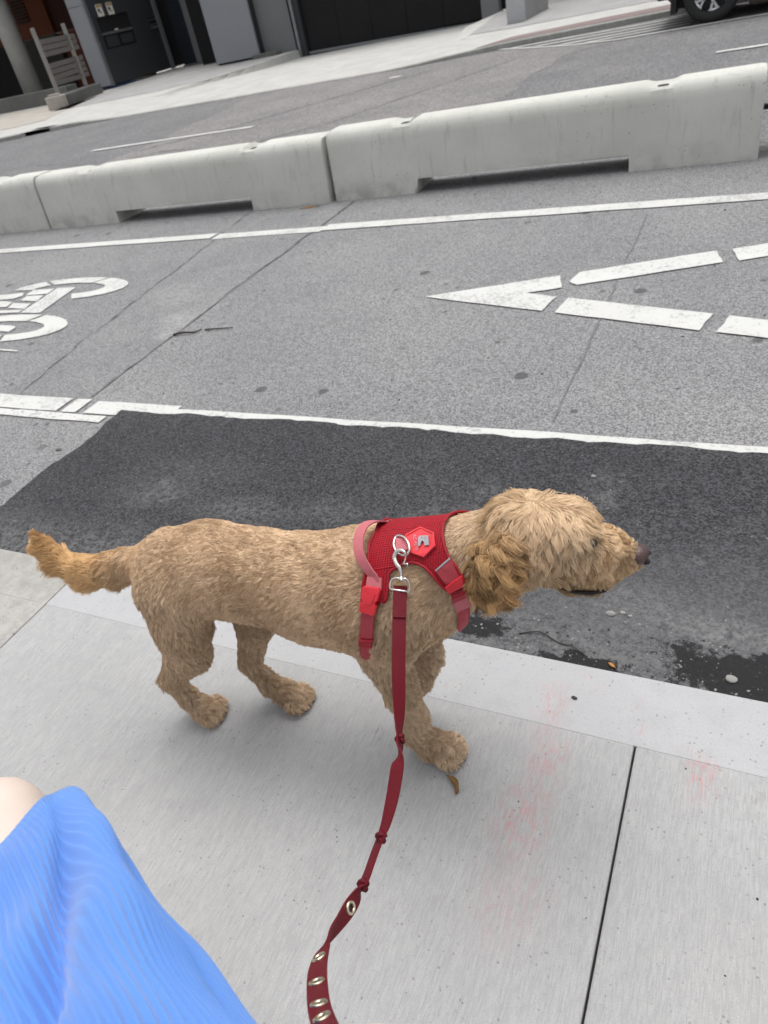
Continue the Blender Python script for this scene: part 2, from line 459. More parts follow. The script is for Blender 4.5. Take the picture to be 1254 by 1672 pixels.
# ---- near sidewalk: broom-finished slabs, smooth kerb
def concrete(name, c0, c1, broom=0.0, rough_aged=0.0, stains_and_shade=(), speck=0.5, joint_dirt=True, sheen=None):
    m = Mat(name, 0.85, spec=0.25)
    big = m.noise(1.7, 5, 0.6); fine = m.noise(140, 4, 0.7); mid = m.noise(14, 5, 0.65)
    c = m.mix(m.step(big, 0.3, 0.7), c0, c1)
    c = m.mix(m.step(mid, 0.45, 0.75, 0, 0.35), c, tuple(0.80 * x for x in c0))
    c = m.mix(m.step(fine, 0.56, 0.70, 0, 0.55), c, tuple(0.62 * x for x in c0))
    grain = m.noise(420, 2, 0.6)
    c = m.mix(m.step(grain, 0.40, 0.62, 0.30, 0.0), c, tuple(0.70 * x for x in c0))
    h = m.math('MULTIPLY', fine, 0.35)
    if broom:
        st = m.noise(1.0, 5, 0.75, m.scaled((230, 17.0, 1), rot=(0, 0, 0.03)))
        st2 = m.noise(1.0, 3, 0.6, m.scaled((60, 2.2, 1), rot=(0, 0, -0.02)))
        st3 = m.noise(1.0, 2, 0.5, m.scaled((420, 40, 1)))
        s_ = m.math('ADD', m.math('MULTIPLY', st, 0.6), m.math('ADD', m.math('MULTIPLY', st2, 0.14), m.math('MULTIPLY', st3, 0.40)))
        c = m.mix(m.step(s_, 0.66, 0.47, 0, broom), c, tuple(0.70 * x for x in c0))
        c = m.mix(m.step(st2, 0.60, 0.76, 0, 0.25 * broom), c, tuple(min(1, 1.18 * x) for x in c1))
        h = m.math('ADD', h, m.math('MULTIPLY', s_, 2.2))
    blot = m.noise(4.5, 6, 0.7)
    c = m.mix(m.step(blot, 0.50, 0.72, 0, 0.30), c, tuple(0.74 * x for x in c0))
    if rough_aged:
        bl = m.noise(20, 6, 0.8)
        c = m.mix(m.step(bl, 0.42, 0.62, 0, rough_aged), c, tuple(0.70 * x for x in c0))
        h = m.math('ADD', h, m.math('MULTIPLY', bl, 1.2))
    # pinholes and dark flecks
    d = m.math('ADD', m.voro(60), m.math('MULTIPLY', fine, 0.10))
    keep = m.step(m.noise(19, 2), 0.42, 0.58)
    c = m.mix(m.math('MULTIPLY', m.step(d, 0.22, 0.15, 0, speck), keep), c, (0.13, 0.125, 0.12))
    d = m.math('ADD', m.voro(9), m.math('MULTIPLY', m.noise(60, 3), 0.05))
    keep = m.step(m.noise(5.1, 1), 0.52, 0.56)
    c = m.mix(m.math('MULTIPLY', m.step(d, 0.065, 0.05, 0, 0.8 * speck), keep), c, (0.05, 0.05, 0.05))
    if stains_and_shade: g = m.step(m.noise(1.0, 3, 0.75, m.scaled((160, 30, 1))), 0.44, 0.60)
    for (cx, cy, rx, ry, rot, col, amt) in stains_and_shade:
        e = m.ellipse(cx, cy, rx, ry, 0.85, rot, 0.03, 24)
        c = m.mix(m.math('MULTIPLY', m.math('MULTIPLY', e, g), amt), c, col)
    m.color(c)
    m.bump(h, 0.35, 0.0035)
    return m.m
PINK = (0.50, 0.22, 0.21)
pinks_and_shade = [(-0.285, 0.94, 0.055, 0.10, 0.0, PINK, 0.35), (-0.265, 0.80, 0.06, 0.13, 0.05, PINK, 0.42), (-0.28, 0.66, 0.075, 0.10, 0.0, PINK, 0.55),
         (-0.26, 0.52, 0.10, 0.14, 0.0, PINK, 0.22), (0.02, 0.84, 0.045, 0.075, 0.0, PINK, 0.55), (-0.215, 1.02, 0.07, 0.02, -0.3, (0.55, 0.33, 0.28), 0.35),
         (-0.104, 0.96, 0.008, 0.10, 0.0, PINK, 0.35), (0.0, 0.90, 0.05, 0.018, 0.0, (0.42, 0.25, 0.23), 0.35),
         (0.108, 0.84, 0.025, 0.02, 0.0, (0.26, 0.24, 0.17), 0.55), (0.106, 0.79, 0.012, 0.012, 0.0, (0.2, 0.18, 0.12), 0.6), (-0.62, 0.752, 0.03, 0.035, 0.3, (0.16, 0.16, 0.16), 0.55),  # last entry: grey smudge paints the dog's shade on the concrete
         (-0.50, 0.93, 0.07, 0.05, 0.0, (0.34, 0.31, 0.27), 0.35), (0.25, 0.5, 0.3, 0.2, 0.0, (0.40, 0.36, 0.32), 0.25)]
M_slab = concrete('broomed_concrete', (0.39, 0.388, 0.385), (0.45, 0.448, 0.445), broom=0.46, stains_and_shade=pinks_and_shade)
M_kerb = concrete('smooth_kerb_concrete', (0.40, 0.402, 0.408), (0.452, 0.454, 0.46), stains_and_shade=pinks_and_shade, speck=0.6)
M_old = concrete('aged_concrete', (0.36, 0.35, 0.325), (0.44, 0.43, 0.405), rough_aged=0.5, speck=0.8)
M_bed = plain('joint_sand', (0.09, 0.085, 0.08), 0.95)
sidewalk = MB().box(-60, 60, -8, 0.86, -0.31, -0.03).build('sidewalk', M_bed)
tag(sidewalk, 'pale broom-finished concrete sidewalk', kind='structure')
G = 0.0019
xs = [-0.104 + 1.706 * k for k in range(-9, 8)]
def slab_mesh(x0, x1, y0, y1, m_):
    """rounded shoulders along the two joints only"""
    x0 += G; x1 -= G; e = 0.004
    prof = [(x0, -0.06), (x0, -e), (x0 + e * 0.3, -e * 0.3), (x0 + e, 0), (x1 - e, 0), (x1 - e * 0.3, -e * 0.3), (x1, -e), (x1, -0.06)]
    n = len(prof)
    v = [(x, y0 + 0.0006, z) for x, z in prof] + [(x, y1 - 0.0006, z) for x, z in prof]
    f = [(i, i + 1, n + i + 1, n + i) for i in range(n - 1)] + [tuple(range(n))[::-1], tuple(range(n, 2 * n))]
    f = [t[::-1] for t in f]
    return mesh_obj('slab', v, f, m_, sidewalk)
for x0, x1 in zip(xs[:-1], xs[1:]):
    old = x1 < -1.7
    slab_mesh(x0, x1, -1.2, 0.880, M_old if old else M_slab)
    slab_mesh(x0, x1, -3.4, -1.2, M_old if old else M_slab)
kerb = MB().box(-60, 60, 0.90, 1.04, -0.31, -0.05).build('kerb', M_bed)
tag(kerb, 'smooth pale kerb edge of the near sidewalk', kind='structure')
kx = [x for x in xs if x < -1.7] + [xs[-1]]
for x0, x1 in zip(kx[:-1], kx[1:]):
    old = x1 < -1.7
    g = G if abs(x1 + 1.81) < 0.02 or old else 0.0006
    g0 = G if abs(x0 + 1.81) < 0.02 or old else 0.0006
    xa, xb = x0 + g0, x1 - g
    prof = [(0.880, -0.30), (0.880, 0.0)] + [(1.062 - 0.014 + 0.014 * math.sin(t), -0.014 + 0.014 * math.cos(t)) for t in (0, 0.4, 0.8, 1.2, 1.57)] + [(1.066, -0.30)]
    n = len(prof)
    v = [(xa, y, z) for y, z in prof] + [(xb, y, z) for y, z in prof]
    f = [(i, i + 1, n + i + 1, n + i) for i in range(n - 1)] + [tuple(range(n))[::-1], tuple(range(n, 2 * n))]
    mesh_obj('kerb_stone', v, f, M_old if old else M_kerb, kerb)
# ------------------------------------------------------------------ far kerb and sidewalk, sloping driveway
M_fconc = concrete('far_concrete', (0.46, 0.455, 0.43), (0.56, 0.555, 0.53), rough_aged=0.25, speck=0.3)
M_fconc2 = concrete('far_concrete_grey', (0.34, 0.335, 0.33), (0.42, 0.415, 0.41), rough_aged=0.4, speck=0.3)
M_fkerb = concrete('far_kerb_concrete', (0.30, 0.30, 0.28), (0.42, 0.42, 0.40), rough_aged=0.6, speck=0.5)
M_beige = concrete('far_beige_concrete', (0.40, 0.37, 0.33), (0.50, 0.47, 0.42), rough_aged=0.3, speck=0.3)
M_paver = plain('red_brown_pavers', (0.22, 0.17, 0.16), 0.85, var=0.25, scale=30)
def sst(x, a, b):
    t = np.clip((x - a) / (b - a), 0, 1); return t * t * (3 - 2 * t)
def kerb_y(x): return float(np.interp(x, [-60, -18, -16.2, -14.3, -13, -6, -5, -3, -1, 3, 60], [13.0, 12.95, 13.1, 13.75, 13.88, 13.8, 14.12, 14.5, 14.85, 14.95, 15.0]))
def kerb_z(x): return float(np.interp(x, [-60, -14.6, -13.2, -6.6, -4.4, 60], [0.0, 0.0, -0.068, -0.068, 0.0, 0.0]))
def drive(x, y):
    """depth of the driveway below the sidewalk, with flared sides"""
    xl = -13.95 + 0.55 * float(sst(y, 17.0, 20.5)); xr = -5.75 - 0.95 * float(sst(y, 15.5, 19.5))
    inside = xl < x < xr and y > 16.2
    z = -0.045 - 0.155 * float(sst(y, 16.2, 22.8)) if inside else 0.0
    return z
def fz(x, y):
    k = kerb_z(x); yk = kerb_y(x)
    t = float(sst(y, yk, 16.4))
    flat = k * (1 - t)
    d = drive(x, y)
    return min(flat, d) if d < 0 else flat
gx = sorted(set([round(v, 3) for v in list(np.arange(-45, -14.5, 1.2)) + list(np.arange(-14.5, -12.9, 0.045)) + list(np.arange(-12.9, -7.0, 0.4)) + list(np.arange(-7.0, -5.4, 0.045)) + list(np.arange(-5.4, 26, 0.8))]))
gy = [0.0, 0.15] + [0.4 + 0.3 * k for k in range(45)]
V, F = [], []
for x in gx:
    yk = kerb_y(x) + 0.16
    for g in gy:
        y = yk + g; V.append((x, y, fz(x, y)))
ny = len(gy)
for i in range(len(gx) - 1):
    for j in range(ny - 1):
        a = i * ny + j; F.append((a, a + ny, a + ny + 1, a + 1))
far_walk = mesh_obj('far_sidewalk', V, F, M_fconc)
tag(far_walk, 'concrete sidewalk and sloping garage driveway across the street', kind='structure')
# far kerb with its drain opening
xs_k = [x for x in np.arange(-45, 26, 0.35)]
def kerb_run(xa, xb, z_cut=None):
    X = [xa] + [x for x in xs_k if xa < x < xb] + [xb]
    v, f = [], []
    for x in X:
        y, z = kerb_y(x), kerb_z(x)
        v += [(x, y - 0.01, -0.12), (x, y, z - 0.012), (x, y + 0.012, z), (x, y + 0.165, z + 0.001), (x, y + 0.165, -0.12)]
    n = 5
    for i in range(len(X) - 1):
        for k in range(n - 1):
            a = i * n + k; f.append((a, a + n, a + n + 1, a + 1)[::-1])
    f += [tuple(range(n)), tuple(range((len(X) - 1) * n, len(X) * n))[::-1]]
    return v, f
far_kerb = empty('far_kerb'); tag(far_kerb, 'weathered concrete kerb across the street', kind='structure')
v, f = kerb_run(-45, -15.72); mesh_obj('kerb_stone', v, f, M_fkerb, far_kerb)
v, f = kerb_run(-14.98, -5.6); mesh_obj('kerb_stone', v, f, M_fkerb, far_kerb)
v, f = kerb_run(-5.6, 25); mesh_obj('kerb_stone', v, f, M_fkerb, far_kerb)
MB().box(-15.72, -14.98, 13.62, 13.86, -0.022, 0.0).build('drain_lid', M_fkerb, far_kerb)
MB().box(-15.72, -14.98, 13.58, 13.86, -0.118, -0.105).build('drain_floor', plain('drain_dark', (0.01, 0.01, 0.01), 0.95), far_kerb)
MB().box(-15.72, -14.98, 13.84, 13.9, -0.105, -0.022).build('drain_back', plain('drain_dark_back', (0.008, 0.008, 0.008), 0.95), far_kerb)
# pavement sheets lying on the far sidewalk
def far_sheet(name, pts, m_, lift=0.006, n=24):
    """quad strip between two polylines, following the sidewalk's height"""
    lo, hi = pts
    v, f = [], []
    for i in range(n + 1):
        t = i / n
        for pl in (lo, hi):
            k = min(int(t * (len(pl) - 1)), len(pl) - 2); u = t * (len(pl) - 1) - k
            x = pl[k][0] * (1 - u) + pl[k + 1][0] * u; y = pl[k][1] * (1 - u) + pl[k + 1][1] * u
            v.append((x, y, fz(x, y) + lift))
    for i in range(n): f.append((2 * i, 2 * i + 2, 2 * i + 3, 2 * i + 1))
    return mesh_obj(name, v, f, m_, far_walk)
far_sheet('paver_band', ([(-4.9, 14.32), (-3, 14.68), (-1, 15.03), (10, 15.15)], [(-4.4, 15.0), (-3, 15.4), (-1, 15.75), (10, 15.9)]), M_paver)
far_sheet('paving', ([(-45, 14.6), (-18.5, 14.6), (-17.0, 15.3)], [(-45, 20), (-19.5, 20), (-17.6, 16.2)]), M_beige)
far_sheet('paving', ([(-19.0, 17.4), (-15.5, 17.6), (-13.9, 18.1)], [(-20.0, 21.6), (-15.5, 22.4), (-13.5, 21.6)]), M_fconc2)
far_sheet('paving', ([(-20.2, 21.6), (-18.2, 22.5), (-16.6, 22.5)], [(-20.2, 26), (-18.2, 26), (-16.6, 26)]), M_fconc2, 0.007)
far_sheet('paving', ([(-5.85, 16.9), (-4.9, 16.7), (-3.0, 16.8), (8, 17)], [(-6.6, 21.5), (-4.9, 22), (-3, 22), (8, 22)]), M_fconc2)
# pale flared edges of the driveway
def flare(pts, w):
    v, f = [], []
    for x, y in pts:
        v += [(x - w / 2, y, 0.004), (x + w / 2, y, 0.004), (x + w / 2, y, -0.03), (x - w / 2, y, -0.03)]
    for i in range(len(pts) - 1):
        for k in range(4):
            a = i * 4 + k; b = i * 4 + (k + 1) % 4; f.append((a, b, b + 4, a + 4)[::-1])
    mesh_obj('flared_edge', v, f, M_fconc, far_walk)
flare([(-14.05 + 0.55 * float(sst(y, 17.0, 20.5)), y) for y in np.arange(16.3, 22.4, 0.3)], 0.16)
flare([(-5.67 - 0.95 * float(sst(y, 15.5, 19.5)), y) for y in np.arange(16.3, 22.4, 0.3)], 0.14)

# ------------------------------------------------------------------ concrete barriers
def barrier_material():
    m = Mat('barrier_concrete', 0.85, spec=0.25)
    big = m.noise(2.3, 5, 0.6); mid = m.noise(11, 5, 0.65); fine = m.noise(90, 4, 0.7)
    c = m.mix(m.step(big, 0.3, 0.7), (0.50, 0.50, 0.46), (0.57, 0.57, 0.53))
    st = m.noise(1.0, 4, 0.7, m.scaled((26, 26, 1.6)))
    c = m.mix(m.step(st, 0.54, 0.72, 0, 0.45), c, (0.33, 0.33, 0.30))
    c = m.mix(m.step(mid, 0.62, 0.78, 0, 0.45), c, (0.28, 0.28, 0.265))
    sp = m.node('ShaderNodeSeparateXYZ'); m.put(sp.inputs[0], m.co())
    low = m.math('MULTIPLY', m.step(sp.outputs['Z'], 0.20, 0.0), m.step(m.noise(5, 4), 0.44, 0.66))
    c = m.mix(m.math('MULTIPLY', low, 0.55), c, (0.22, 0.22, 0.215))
    d = m.math('ADD', m.voro(28), m.math('MULTIPLY', fine, 0.10))
    keep = m.step(m.noise(4, 2), 0.5, 0.58)
    c = m.mix(m.math('MULTIPLY', m.step(d, 0.19, 0.13, 0, 0.75), keep), c, (0.11, 0.11, 0.10))
    m.color(c)
    m.bump(m.math('ADD', fine, m.math('MULTIPLY', mid, 0.6)), 0.3, 0.004)
    return m.m
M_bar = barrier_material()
M_hole = plain('lift_hole_dark', (0.03, 0.03, 0.028), 0.95)
M_steel_pin = plain('dark_steel', (0.04, 0.04, 0.042), 0.5, 0.8)
HALF = [(0.205, 0.0), (0.200, 0.05), (0.168, 0.385), (0.160, 0.425), (0.143, 0.458), (0.118, 0.480), (0.085, 0.490)]
PROF = [(-y, z) for y, z in HALF] + HALF[::-1]
def make_barrier(p0, p1, n1, n2, slots, label, zs=1.0):
    p0, p1 = Vector(p0), Vector(p1); d = p1 - p0; L = d.length; yaw = math.atan2(d.y, d.x)
    root = empty('concrete_barrier', (p0.x, p0.y, ROAD_Z), yaw)
    tag(root, label, 'barrier', 'concrete barriers along the bike lane')
    NH = 0.105
    sta = [0.0, 0.012, 0.03]
    sta += [n1, n1]
    sta += [n2, n2]
    sta += [L - 0.03, L - 0.012, L]
    fl = ['end2', 'end1', 'full', 'full', 'cut', 'cut', 'full', 'full', 'end1', 'end2']
    for s_ in slots:
        for off in (-0.12, -0.10, -0.08, -0.055, -0.03, 0.0, 0.03, 0.055, 0.08, 0.10, 0.12):
            sta.append(s_ + off); fl.append('slot')
    order = sorted(range(len(sta)), key=lambda i: (sta[i], i))
    sta = [sta[i] for i in order]; fl = [fl[i] for i in order]
    verts, faces = [], []
    n = len(PROF)
    for x, tg in zip(sta, fl):
        cut = tg == 'cut' or (n1 < x < n2)
        for (y, z) in PROF:
            yy, zz = y, z * zs
            if cut and zz < NH:
                zz = NH; yy = math.copysign(0.193, y)
            if tg == 'slot' and z > 0.4:
                dd = min(abs(x - q_) for q_ in slots)
                zz -= 0.034 * float(1 - sst(dd, 0.045, 0.115)) * float(1 - sst(abs(y), 0.07, 0.15))
            if tg == 'end1': yy *= 0.994; zz = min(zz, 0.487 * zs)
            if tg == 'end2': yy *= 0.965; zz = min(zz, 0.480 * zs)
            verts.append((x, yy, zz))
    for i in range(len(sta) - 1):
        for k in range(n - 1):
            a = i * n + k; faces.append((a, a + n, a + n + 1, a + 1)[::-1])
        a = i * n + n - 1; faces.append((a, a + n, (i + 1) * n, i * n)[::-1])
    faces.append(tuple(range(n))); faces.append(tuple(range((len(sta) - 1) * n, len(sta) * n))[::-1])
    o = mesh_obj('barrier_block', verts, faces, M_bar, root)
    bm = bmesh.new(); bm.from_mesh(o.data)
    bmesh.ops.remove_doubles(bm, verts=bm.verts, dist=1e-5)
    bmesh.ops.dissolve_degenerate(bm, edges=bm.edges, dist=1e-5)
    bmesh.ops.recalc_face_normals(bm, faces=bm.faces)
    for f_ in bm.faces: f_.smooth = True
    for e in bm.edges:
        if len(e.link_faces) == 2 and e.calc_face_angle(0) > 0.50: e.smooth = False
    bm.to_mesh(o.data); bm.free()
    for s_ in slots:
        mb = MB(); k = 20
        for r_, z in ((1.0, 0.4735 * zs), (0.8, 0.4775 * zs)): pass
        ring_ = [(s_ + 0.052 * math.cos(2 * math.pi * i / k), -0.015 + 0.042 * math.sin(2 * math.pi * i / k), 0.490 * zs - 0.034 + 0.0035) for i in range(k)]
        mb.add(ring_, [tuple(range(k))])
        mb.build('lift_hole', M_hole, root)
    return root
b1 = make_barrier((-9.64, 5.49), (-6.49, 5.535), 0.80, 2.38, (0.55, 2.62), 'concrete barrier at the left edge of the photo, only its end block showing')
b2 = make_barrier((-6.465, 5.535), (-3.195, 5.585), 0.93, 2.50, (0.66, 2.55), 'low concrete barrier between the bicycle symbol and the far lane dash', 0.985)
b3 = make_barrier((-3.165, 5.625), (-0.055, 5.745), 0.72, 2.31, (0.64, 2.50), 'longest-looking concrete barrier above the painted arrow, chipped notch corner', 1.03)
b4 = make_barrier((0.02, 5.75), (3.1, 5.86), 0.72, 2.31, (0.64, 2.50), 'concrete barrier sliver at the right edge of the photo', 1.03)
pin = MB().box(-0.09, 0.06, 5.73, 5.765, 0.16, 0.19).build('connector_bar', M_steel_pin)
tag(pin, 'dark steel bar linking the two barriers at the right edge', 'bar')

# ------------------------------------------------------------------ grey building with garage across the street
M_clad = plain('light_grey_cladding', (0.235, 0.245, 0.265), 0.5, 0.0, 0.05, 2.0, 0.4)
M_clad_side = plain('charcoal_cladding', (0.036, 0.038, 0.042), 0.6, 0.0, 0.12, 2.0, 0.2)
M_clad_mid = plain('mid_grey_cladding', (0.16, 0.165, 0.17), 0.55, 0.0, 0.06, 2.0, 0.4)
M_door = plain('slate_door', (0.020, 0.025, 0.032), 0.6, 0.0, 0.1, 3.0, 0.25)
M_gar = plain('black_garage_panel', (0.009, 0.009, 0.010), 0.55, 0.0, 0.4, 1.5, 0.2)
M_alu = plain('grey_aluminium', (0.22, 0.23, 0.24), 0.4, 0.6, 0.08, 5)
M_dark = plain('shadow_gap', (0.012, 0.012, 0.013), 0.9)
M_seal = plain('rubber_seal', (0.01, 0.01, 0.01), 0.8)
M_base = concrete('plinth_concrete', (0.13, 0.13, 0.125), (0.18, 0.18, 0.17), rough_aged=0.5)
M_label = plain('paper_label', (0.62, 0.60, 0.55), 0.7, var=0.15, scale=30)
M_ink = plain('label_ink', (0.02, 0.02, 0.02), 0.8)
M_ltan = plain('label_tan', (0.35, 0.25, 0.12), 0.7)
M_tarp = plain('blue_tarp', (0.02, 0.035, 0.09), 0.6)
bld = empty('garage_building', (-14, 23, 0)); OX, OY = -14.0, 23.0
tag(bld, 'grey panelled building with black garage door across the street', 'building')
def B(name, x0, x1, y0, y1, z0, z1, m_, bevel=0.0, parent=None):
    mb = MB().box(x0 - OX, x1 - OX, y0 - OY, y1 - OY, z0, z1)
    o = mb.build(name, m_, bld, bevel)
    if parent: o.parent = parent
    return o
TOP = 6.0
# wing wall: light narrow end panel, charcoal flank
B('end_panel', -21.36, -20.69, 22.03, 22.10, 0.10, 2.40, M_clad)
B('end_panel', -21.36, -20.69, 22.03, 22.10, 2.415, TOP, M_clad)
B('wing_core', -21.33, -20.72, 22.10, 26.5, 0.08, TOP, M_dark)
B('corner_post', -20.69, -20.63, 22.04, 22.17, 0.08, TOP, M_alu)
flank = B('flank_panel', -20.72, -20.66, 22.20, 25.42, 0.10, 1.10, M_clad_side)
B('flank_panel', -20.72, -20.66, 22.20, 22.42, 1.10, 2.02, M_clad_side)
B('flank_panel', -20.72, -20.66, 24.03, 25.42, 1.10, 2.02, M_clad_side)
B('flank_panel', -20.72, -20.66, 22.20, 25.42, 2.02, TOP, M_clad_side)
B('niche_back', -20.72, -20.70, 22.42, 24.03, 1.10, 2.02, M_dark)
B('niche_shelf', -20.72, -20.64, 22.46, 24.00, 1.50, 1.57, M_alu)
B('niche_box', -20.70, -20.655, 22.55, 23.15, 1.14, 1.46, M_clad_side)
B('niche_box', -20.70, -20.655, 23.3, 23.9, 1.16, 1.44, M_clad_side)
B('lock', -20.64, -20.62, 23.1, 23.24, 1.57, 1.62, M_label)
for (ya, yb, za, zb) in ((22.56, 22.86, 1.98, 2.36), (23.08, 23.38, 1.98, 2.36)):
    lb = B('label_sheet', -20.655, -20.648, ya, yb, za + 0.04, zb, M_label)
    B('label_print', -20.647, -20.645, ya + 0.02, yb - 0.02, zb - 0.09, zb - 0.01, M_ltan, 0, None)
    mb = MB()
    for (cy, cz, rr) in ((ya + 0.11, zb - 0.17, 0.055), (ya + 0.17, zb - 0.24, 0.03)):
        mb.add([(-20.6445 - OX, cy + rr * math.cos(2 * math.pi * k / 12) - OY, cz + rr * math.sin(2 * math.pi * k / 12)) for k in range(12)], [tuple(range(12))])
    mb.build('label_print', M_ink, bld)
for k in range(3):
    B('vent_slot', -20.66, -20.63, 25.02, 25.34, 1.40 + 0.13 * k, 1.46 + 0.13 * k, M_dark if k else M_alu)
    B('vent_lip', -20.66, -20.62, 25.02, 25.34, 1.37 + 0.13 * k, 1.395 + 0.13 * k, M_alu)
B('corner_trim', -20.69, -20.60, 25.45, 25.62, 0.05, TOP, M_clad_mid)
tp = B('tarp_edge', -21.2, -20.62, 22.10, 23.2, 0.006, 0.07, M_tarp)
# recessed doorway
dr = B('door', -20.62, -19.66, 26.20, 26.26, 0.06, 2.5, M_door)
B('door_sill', -20.60, -19.62, 26.10, 26.20, 0.01, 0.055, M_alu)
B('recess_wall', -20.62, -18.4, 26.27, 26.5, 0.006, TOP, M_dark)
B('door_jamb', -19.64, -18.55, 25.75, 25.95, 0.012, TOP, M_clad_mid)
B('recess_shade_block', -18.52, -16.42, 24.6, 26.2, 0.012, TOP, M_dark)  # near-black block stands in for the shadow in the recess
# second pier, light front and charcoal flank
B('front_panel', -16.44, -14.74, 22.55, 22.62, 0.06, 3.3, M_clad)
B('front_panel', -16.44, -14.74, 22.55, 22.62, 3.315, TOP, M_clad)
B('pier_core', -16.42, -14.80, 22.62, 24.8, 0.012, TOP, M_dark)
B('flank_panel', -14.80, -14.735, 22.63, 23.6, 0.05, TOP, M_clad_side)
B('plinth', -14.9, -14.0, 22.35, 22.70, -0.22, 0.11, M_base, 0.01)
B('side_panel', -14.72, -13.52, 22.86, 23.05, -0.02, TOP, M_clad_mid)
B('side_panel_base', -14.70, -13.52, 22.88, 23.0, -0.26, -0.025, M_clad_side)
B('frame_post', -13.50, -13.40, 22.78, 23.0, -0.26, TOP, M_dark)
B('frame_post', -13.39, -13.30, 22.70, 23.0, -0.26, TOP, M_alu)
B('frame_post', -13.29, -13.12, 22.74, 23.0, -0.26, TOP, M_clad_side)
# garage door: tall black panels between thin seams
seams = [-13.10, -11.95, -10.85, -9.72, -8.6, -7.47]
for a, b in zip(seams[:-1], seams[1:]):
    B('door_panel', a + 0.006, b - 0.006, 22.86, 22.92, -0.13, TOP, M_gar)
B('garage_void', -13.1, -7.46, 22.925, 23.2, -0.3, TOP, M_dark)
mb = MB()
for (zl, zh, y0, y1, m_, nm) in ((-0.165, -0.10, 22.80, 22.855, M_alu, 'door_rail'), (-0.24, -0.17, 22.78, 22.85, M_seal, 'door_seal')):
    dzr = -0.075
    v = [(-13.1 - OX, y0 - OY, zl), (-7.46 - OX, y0 - OY, zl + dzr), (-7.46 - OX, y1 - OY, zl + dzr), (-13.1 - OX, y1 - OY, zl),
         (-13.1 - OX, y0 - OY, zh), (-7.46 - OX, y0 - OY, zh + dzr), (-7.46 - OX, y1 - OY, zh + dzr), (-13.1 - OX, y1 - OY, zh)]
    mesh_obj(nm, v, [(0, 3, 2, 1), (4, 5, 6, 7), (0, 1, 5, 4), (2, 3, 7, 6), (0, 4, 7, 3), (1, 2, 6, 5)], m_, bld)
B('pilaster', -7.44, -6.95, 22.70, 23.1, -0.25, TOP, M_clad_mid)
B('side_wall', -6.93, -4.2, 23.0, 23.3, 0.35, TOP, M_clad_mid)
B('side_wall_base', -6.93, -4.2, 22.95, 23.3, -0.02, 0.34, M_dark)
B('brick_base', -4.1, 12, 23.6, 23.9, 0.0, TOP, plain('red_brick_far', (0.12, 0.055, 0.04), 0.85, var=0.25, scale=12))

# low granite-like wall end on the far sidewalk
M_block = concrete('block_concrete', (0.42, 0.43, 0.44), (0.52, 0.53, 0.54), rough_aged=0.4)
M_block_shaded = concrete('block_concrete_shaded', (0.28, 0.28, 0.28), (0.34, 0.34, 0.34), rough_aged=0.4)  # darker copy of the block concrete, shade put into the colour
blk = empty('low_wall', (-5.07, 17.66, 0)); tag(blk, 'pale concrete low wall end on the far sidewalk right of the garage', 'wall')
MB().box(-0.18, 0.18, 0.0, 0.18, 0.004, 0.62).build('end_block', M_block, blk, 0.012)
MB().box(-0.165, 0.165, 0.185, 2.2, 0.004, 0.60).build('wall_length', M_block_shaded, blk, 0.01)

# ------------------------------------------------------------------ dark arcade with column and barricade at the left
M_wallbrick = plain('orange_brown_brick', (0.10, 0.028, 0.012), 0.85, var=0.3, scale=18)
M_wallbrick2 = plain('dark_brown_brick', (0.035, 0.012, 0.008), 0.85, var=0.3, scale=18)
M_green = plain('dark_green_plinth', (0.03, 0.032, 0.026), 0.85)
M_col = concrete('column_concrete', (0.36, 0.355, 0.33), (0.44, 0.435, 0.41), rough_aged=0.3)
arc = empty('arcade_building', (-26, 24, 0)); OX, OY = -26.0, 24.0
tag(arc, 'dark recessed brick arcade with round column left of the grey building', 'building')
def A(name, x0, x1, y0, y1, z0, z1, m_, bevel=0.0):
    return MB().box(x0 - OX, x1 - OX, y0 - OY, y1 - OY, z0, z1).build(name, m_, arc, bevel)
A('brick_wall', -28.6, -25.35, 25.0, 25.3, 1.95, 4.4, M_wallbrick)
A('brick_wall', -25.34, -21.4, 25.15, 25.4, 1.95, 4.4, M_wallbrick2)
A('brick_wall', -25.3, -21.4, 25.17, 25.4, 0.0, 1.94, M_wallbrick)
A('plinth', -28.2, -25.32, 24.97, 25.3, 0.0, 1.94, M_green)
A('void_shade_wall', -42, -28.7, 25.6, 25.9, 0.0, 2.4, M_dark)  # solid near-black wall stands in for the shaded void
A('upper_wall', -42, -28.7, 25.3, 25.6, 2.41, 4.4, M_base)
A('ceiling_slab', -42, -21.45, 21.3, 26.0, 4.42, 5.0, M_base)
for k in range(7):
    A('vent_slat', -27.0, -26.3, 24.93, 24.99, 2.50 + 0.11 * k, 2.56 + 0.11 * k, M_seal)
mb = MB().tube([(-25.05 - OX, 22.6 - OY, 0.0), (-25.05 - OX, 22.6 - OY, 4.4)], 0.36, 28, True)
colo = mb.build('column', M_col, arc); 
for p in colo.data.polygons: p.use_smooth = len(p.vertices) == 4
led = empty('low_kerb_wall', (-23, 20.4, 0)); tag(led, 'long low dark concrete kerb wall below the round column', 'wall')
MB().box(-12, 1.9, 0.0, 0.5, 0.004, 0.42).build('wall_block', M_base, led, 0.02)
led2 = empty('low_ledge', (-19.3, 18.2, 0), math.atan2(0.376, 0.926)); tag(led2, 'low concrete ledge with pale broken end under the slatted barricade', 'wall')
bb = MB().box(-0.30, 0.25, -0.28, 0.02, 0.004, 0.34).box(-0.22, 0.10, -0.20, 0.02, 0.345, 0.39).build('broken_end', M_beige, led2, 0.03)
MB().box(-0.30, 0.25, 0.03, 2.95, 0.004, 0.30).build('ledge_block', M_base, led2, 0.015)
M_wood = Mat('weathered_board', 0.8)
